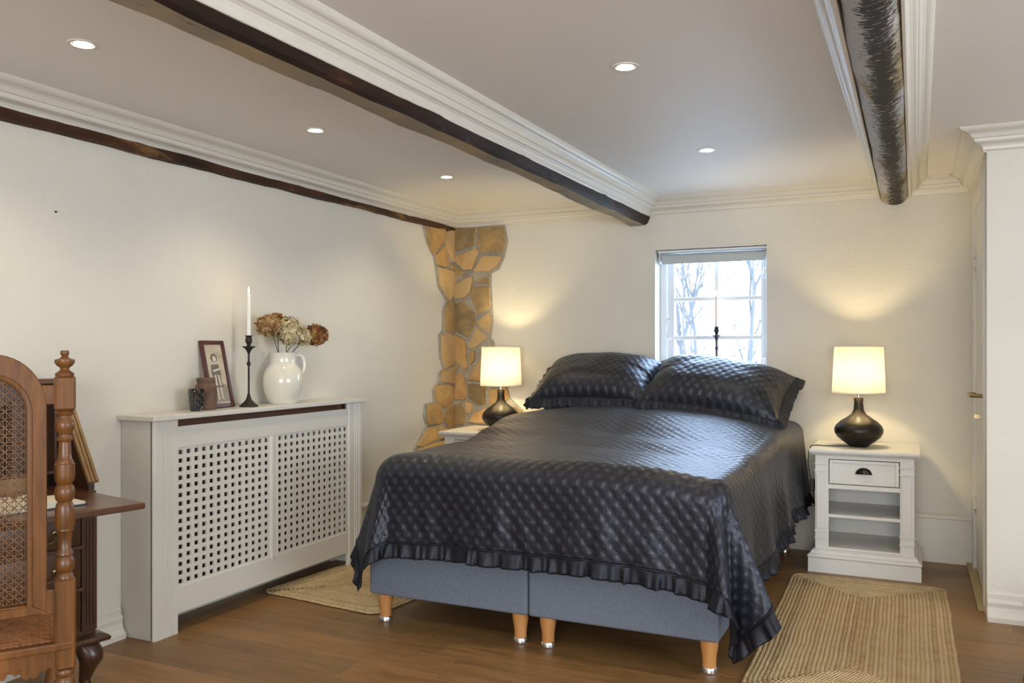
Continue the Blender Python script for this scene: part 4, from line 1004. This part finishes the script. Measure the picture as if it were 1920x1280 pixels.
# local: origin = front right foot of carcass; +x outwards (front), y<0 along the front to the left
DW, DD = .66, .315; DZ = .735
b = MB(); b.box(-DD, -.002, -DW, -.0, .22, DZ-.002); obj('carcass', b, M['desk'], dk, bevel=.003)
for y0 in (-.055, -DW):
    b = MB(); b.box(-.004, .008, y0, y0+.055, .24, DZ-.01)
    for q in (.012, .024, .036): b.box(.008, .0115, y0+q-.003+.006, y0+q+.003+.006, .26, DZ-.02)
    obj('corner_moulding', b, M['desk'], dk, bevel=.002)
zs_ = [.25, .395, .545, .665, .728]
for i in range(3):
    b = MB(); ya_, yb_ = -DW+.06, -.06; rings = []
    for t in lin(0, 1, 20):
        y = L(ya_, yb_, t); bul = .020*math.sin(t*PI)**.5
        if abs(t-.5) > .42: bul *= .8
        rings.append([(-.02, y, zs_[i]+.008), (.006+bul*.6, y, zs_[i]+.008), (.010+bul, y, (zs_[i]+zs_[i+1])/2), (.006+bul*.6, y, zs_[i+1]-.008), (-.02, y, zs_[i+1]-.008)])
    b.loft(rings); dr = obj('drawer', b, M['desk'], dk, smooth=True, angle=30)
    for yy in (-.19, -DW+.19):
        b = MB(); zc_ = (zs_[i]+zs_[i+1])/2; X0 = .030
        b.tube([(X0, yy-.032, zc_+.010), (X0+.014, yy-.032, zc_), (X0+.016, yy-.018, zc_-.016), (X0+.016, yy, zc_-.020), (X0+.016, yy+.018, zc_-.016), (X0+.014, yy+.032, zc_), (X0, yy+.032, zc_+.010)], .0032, 8)
        for e in (-1, 1): b.lathe([(.009, 0), (.009, .003), (.004, .006)], (0, 0, 0), 12)
        for q in range(len(b.v)-72, len(b.v)-36): a_, c_, d_ = b.v[q]; b.v[q] = (X0-.004+d_, yy-.032+a_, zc_+.010+c_)
        for q in range(len(b.v)-36, len(b.v)): a_, c_, d_ = b.v[q]; b.v[q] = (X0-.004+d_, yy+.032+a_, zc_+.010+c_)
        obj('drawer_handle', b, M['brass'], dr, smooth=True, label='curved brass drop handle')
for z in zs_[1:3]:
    b = MB(); b.box(-.01, .022, -DW+.055, -.055, z-.007, z+.007); obj('drawer_rail', b, M['desk'], dk, bevel=.004)
b = MB(); b.loft([[(-DD, -DW-i, z), (.0+i, -DW-i, z), (.0+i, i, z), (-DD, i, z)] for i, z in ((.012, .19), (.034, .196), (.038, .207), (.030, .216), (.010, .222))]); obj('base_moulding', b, M['desk'], dk)
for (x, y, sx, sy) in ((-.02, -.03, 1, 1), (-.02, -DW+.03, 1, -1), (-DD+.05, -.03, -.1, 1), (-DD+.05, -DW+.03, -.1, -1)):
    b = MB(); rings = []
    for t, r, off in ((0, .045, .0), (.15, .046, .018), (.3, .040, .024), (.5, .028, .010), (.7, .020, -.002), (.85, .020, .004), (.95, .028, .016), (1, .024, .016)):
        z = .19*(1-t); rings.append([(x+off*sx+r*math.cos(a), y+off*sy*.4+r*math.sin(a), z) for a in [2*PI*i/14 for i in range(14)]])
    b.loft(rings); obj('cabriole_leg', b, M['desk'], dk, smooth=True)
# upper slanted part
ZT = 1.12; xs = -.26
for y in (-.0, -DW+.022):
    b = MB(); b.prism([(-DD, y, DZ), (-.012, y, DZ), (-.012, y, DZ+.03), (xs, y, ZT), (-DD, y, ZT)], (0, -.022, 0)); sp = obj('side_board', b, M['desk'], dk)
    dv = Vector((xs+.012, 0, ZT-DZ-.03)).normalized(); nv = Vector((-dv.z, 0, dv.x)); nv = -nv if nv.x < 0 else nv
    p0 = Vector((-.012, y, DZ+.03)); p1 = Vector((xs, y, ZT))
    b = MB()
    for (ya_, yb_, h) in ((.012, .002, .014), (.002, -.004, .008), (-.004, -.012, .014), (-.012, -.016, .009), (-.016, -.026, .013)):
        b.prism([p0+Vector((0, ya_, 0)), p0+Vector((0, yb_, 0)), p0+Vector((0, yb_, 0))+nv*h, p0+Vector((0, ya_, 0))+nv*h], p1-p0)
    obj('edge_moulding', b, M['deskedge'], sp)
b = MB(); b.box(-DD, xs+.02, -DW-.01, .01, ZT, ZT+.02); obj('top_board', b, M['deskh'], dk, bevel=.004)
b = MB(); b.box(-DD, -DD+.012, -DW, 0, DZ, ZT); obj('back_board', b, M['desk'], dk)
b = MB(); b.box(-DD, .0, -DW+.0, -.0, DZ-.012, DZ+.004); obj('writing_surface', b, M['deskh'], dk)
b = MB()
for y in lin(-DW+.03, -.05, 4): b.box(-DD+.012, -.20, y-.005, y+.005, DZ+.06, ZT-.06)
b.box(-DD+.012, -.19, -DW+.02, -.022, DZ+.055, DZ+.065); b.box(-DD+.012, -.22, -DW+.02, -.022, ZT-.07, ZT-.06); obj('pigeonholes', b, M['desk'], dk)
b = MB(); b.box(-DD+.02, -.17, -.30, -.14, DZ+.004, DZ+.054); obj('small_drawer', b, M['deskedge'], dk, bevel=.002)
b = MB(); b.box(-.0, .375, -DW+.02, -.022, DZ-.018, DZ+.004); obj('flap', b, M['deskh'], dk, bevel=.005)
# open book on the flap
bk = thing('open_book', 'open hardback book with cream pages lying on the desk flap', 'book', (.445, -3.458, DZ+.004), dang)
BX, BY = .155, -.30
def page(side):
    b = MB(); rings = []
    for t in lin(0, 1, 16):
        h = .004+.020*math.sin(min(t*1.25+.12, 1)*PI*.93)**.8*(1-.35*t)
        y = BY+side*.135*t; rings.append([(BX-.10, y, .004), (BX-.10, y, .004+h), (BX+.10, y, .004+h), (BX+.10, y, .004)])
    b.loft(rings); return b
for s in (-1, 1): obj('page_block', page(s), M['paper'], bk, smooth=True, angle=40)
b = MB(); b.box(BX-.106, BX+.106, BY-.142, BY-.004, 0, .004); b.box(BX-.106, BX+.106, BY+.004, BY+.142, 0, .004); b.box(BX-.106, BX+.106, BY-.004, BY+.004, .0, .003); obj('book_cover', b, M['navy'], bk)

# ================================================================ low mahogany chest at the right edge
root = thing('low_chest', 'dark red mahogany furniture corner just entering the picture at bottom right', 'chest', (3.95, -2.2, 0))
b = MB(); rings = []
for z, g in ((.0, .0), (.03, .0), (.10, -.010), (.2, -.016), (.27, -.018), (.30, -.016), (.305, -.022)):
    x0, x1, y0, y1 = 3.497-g, 4.45, -2.55, -1.95+g; rings.append([(x0, y0, z), (x1, y0, z), (x1, y1, z), (x0, y1, z)])
b.loft(rings); obj('body', b, M['redwood'], root, bevel=.006, world=True)
b = MB(); b.box(3.50, 4.46, -2.56, -1.955, .305, .325); obj('lid', b, M['redwood'], root, bevel=.005, world=True)

# ================================================================ OUTSIDE
struct('ground_1', MB().box(-14, 18, .4, 40, -.5, -.1), M['lawn'])
def tree(x, y, h, label, seed):
    rnd = random.Random(seed); b = MB()
    def br(p, d, l, r, dep):
        pts = [p]; q = p
        for i in range(4):
            d = (d+Vector((rnd.uniform(-.16, .16), rnd.uniform(-.16, .16), rnd.uniform(-.02, .12)))).normalized(); q = q+d*l/4; pts.append(q)
        b.tube(pts, [r, r*.9, r*.8, r*.7, r*.55], 5, False)
        if dep > 0:
            for k in range(5):
                i = rnd.randint(1, 4); nd = (d+Vector((rnd.uniform(-1, 1), rnd.uniform(-1, 1), rnd.uniform(-.1, .8)))*.7).normalized()
                br(pts[i], nd, l*.62, r*.5, dep-1)
    br(Vector((0, 0, 0)), Vector((0, 0, 1)), h*.5, .05, 3)
    o = obj('bare_tree', b, M['bark'], None, fix=False); o.location = (x, y, -.1); tag(o, label, 'tree'); return o
tree(-.35, 9, 5.5, 'bare winter tree seen through the lower left window panes', 1); tree(.45, 9.5, 5, 'slim bare tree seen behind the middle of the window', 5); tree(-1.1, 13, 7, 'bare tree further back left of the window candle', 3)
b = MB(); rnd = random.Random(5)
for i in range(1500):
    p = Vector((rnd.uniform(-5, 2.5), 11+rnd.uniform(-.5, .5), rnd.uniform(-.1, 1.3))); a = Vector((rnd.uniform(-1, 1), rnd.uniform(-1, 1), rnd.uniform(-1, 1))).normalized()*.06; c = Vector((rnd.uniform(-1, 1), rnd.uniform(-1, 1), rnd.uniform(-1, 1))).normalized()*.04
    b.add([p, p+a, p+a+c, p+c], [(0, 1, 2, 3)])
o = obj('hedge', b, M['leafy'], fix=False); tag(o, 'low sparse winter hedge outside the window', 'hedge')
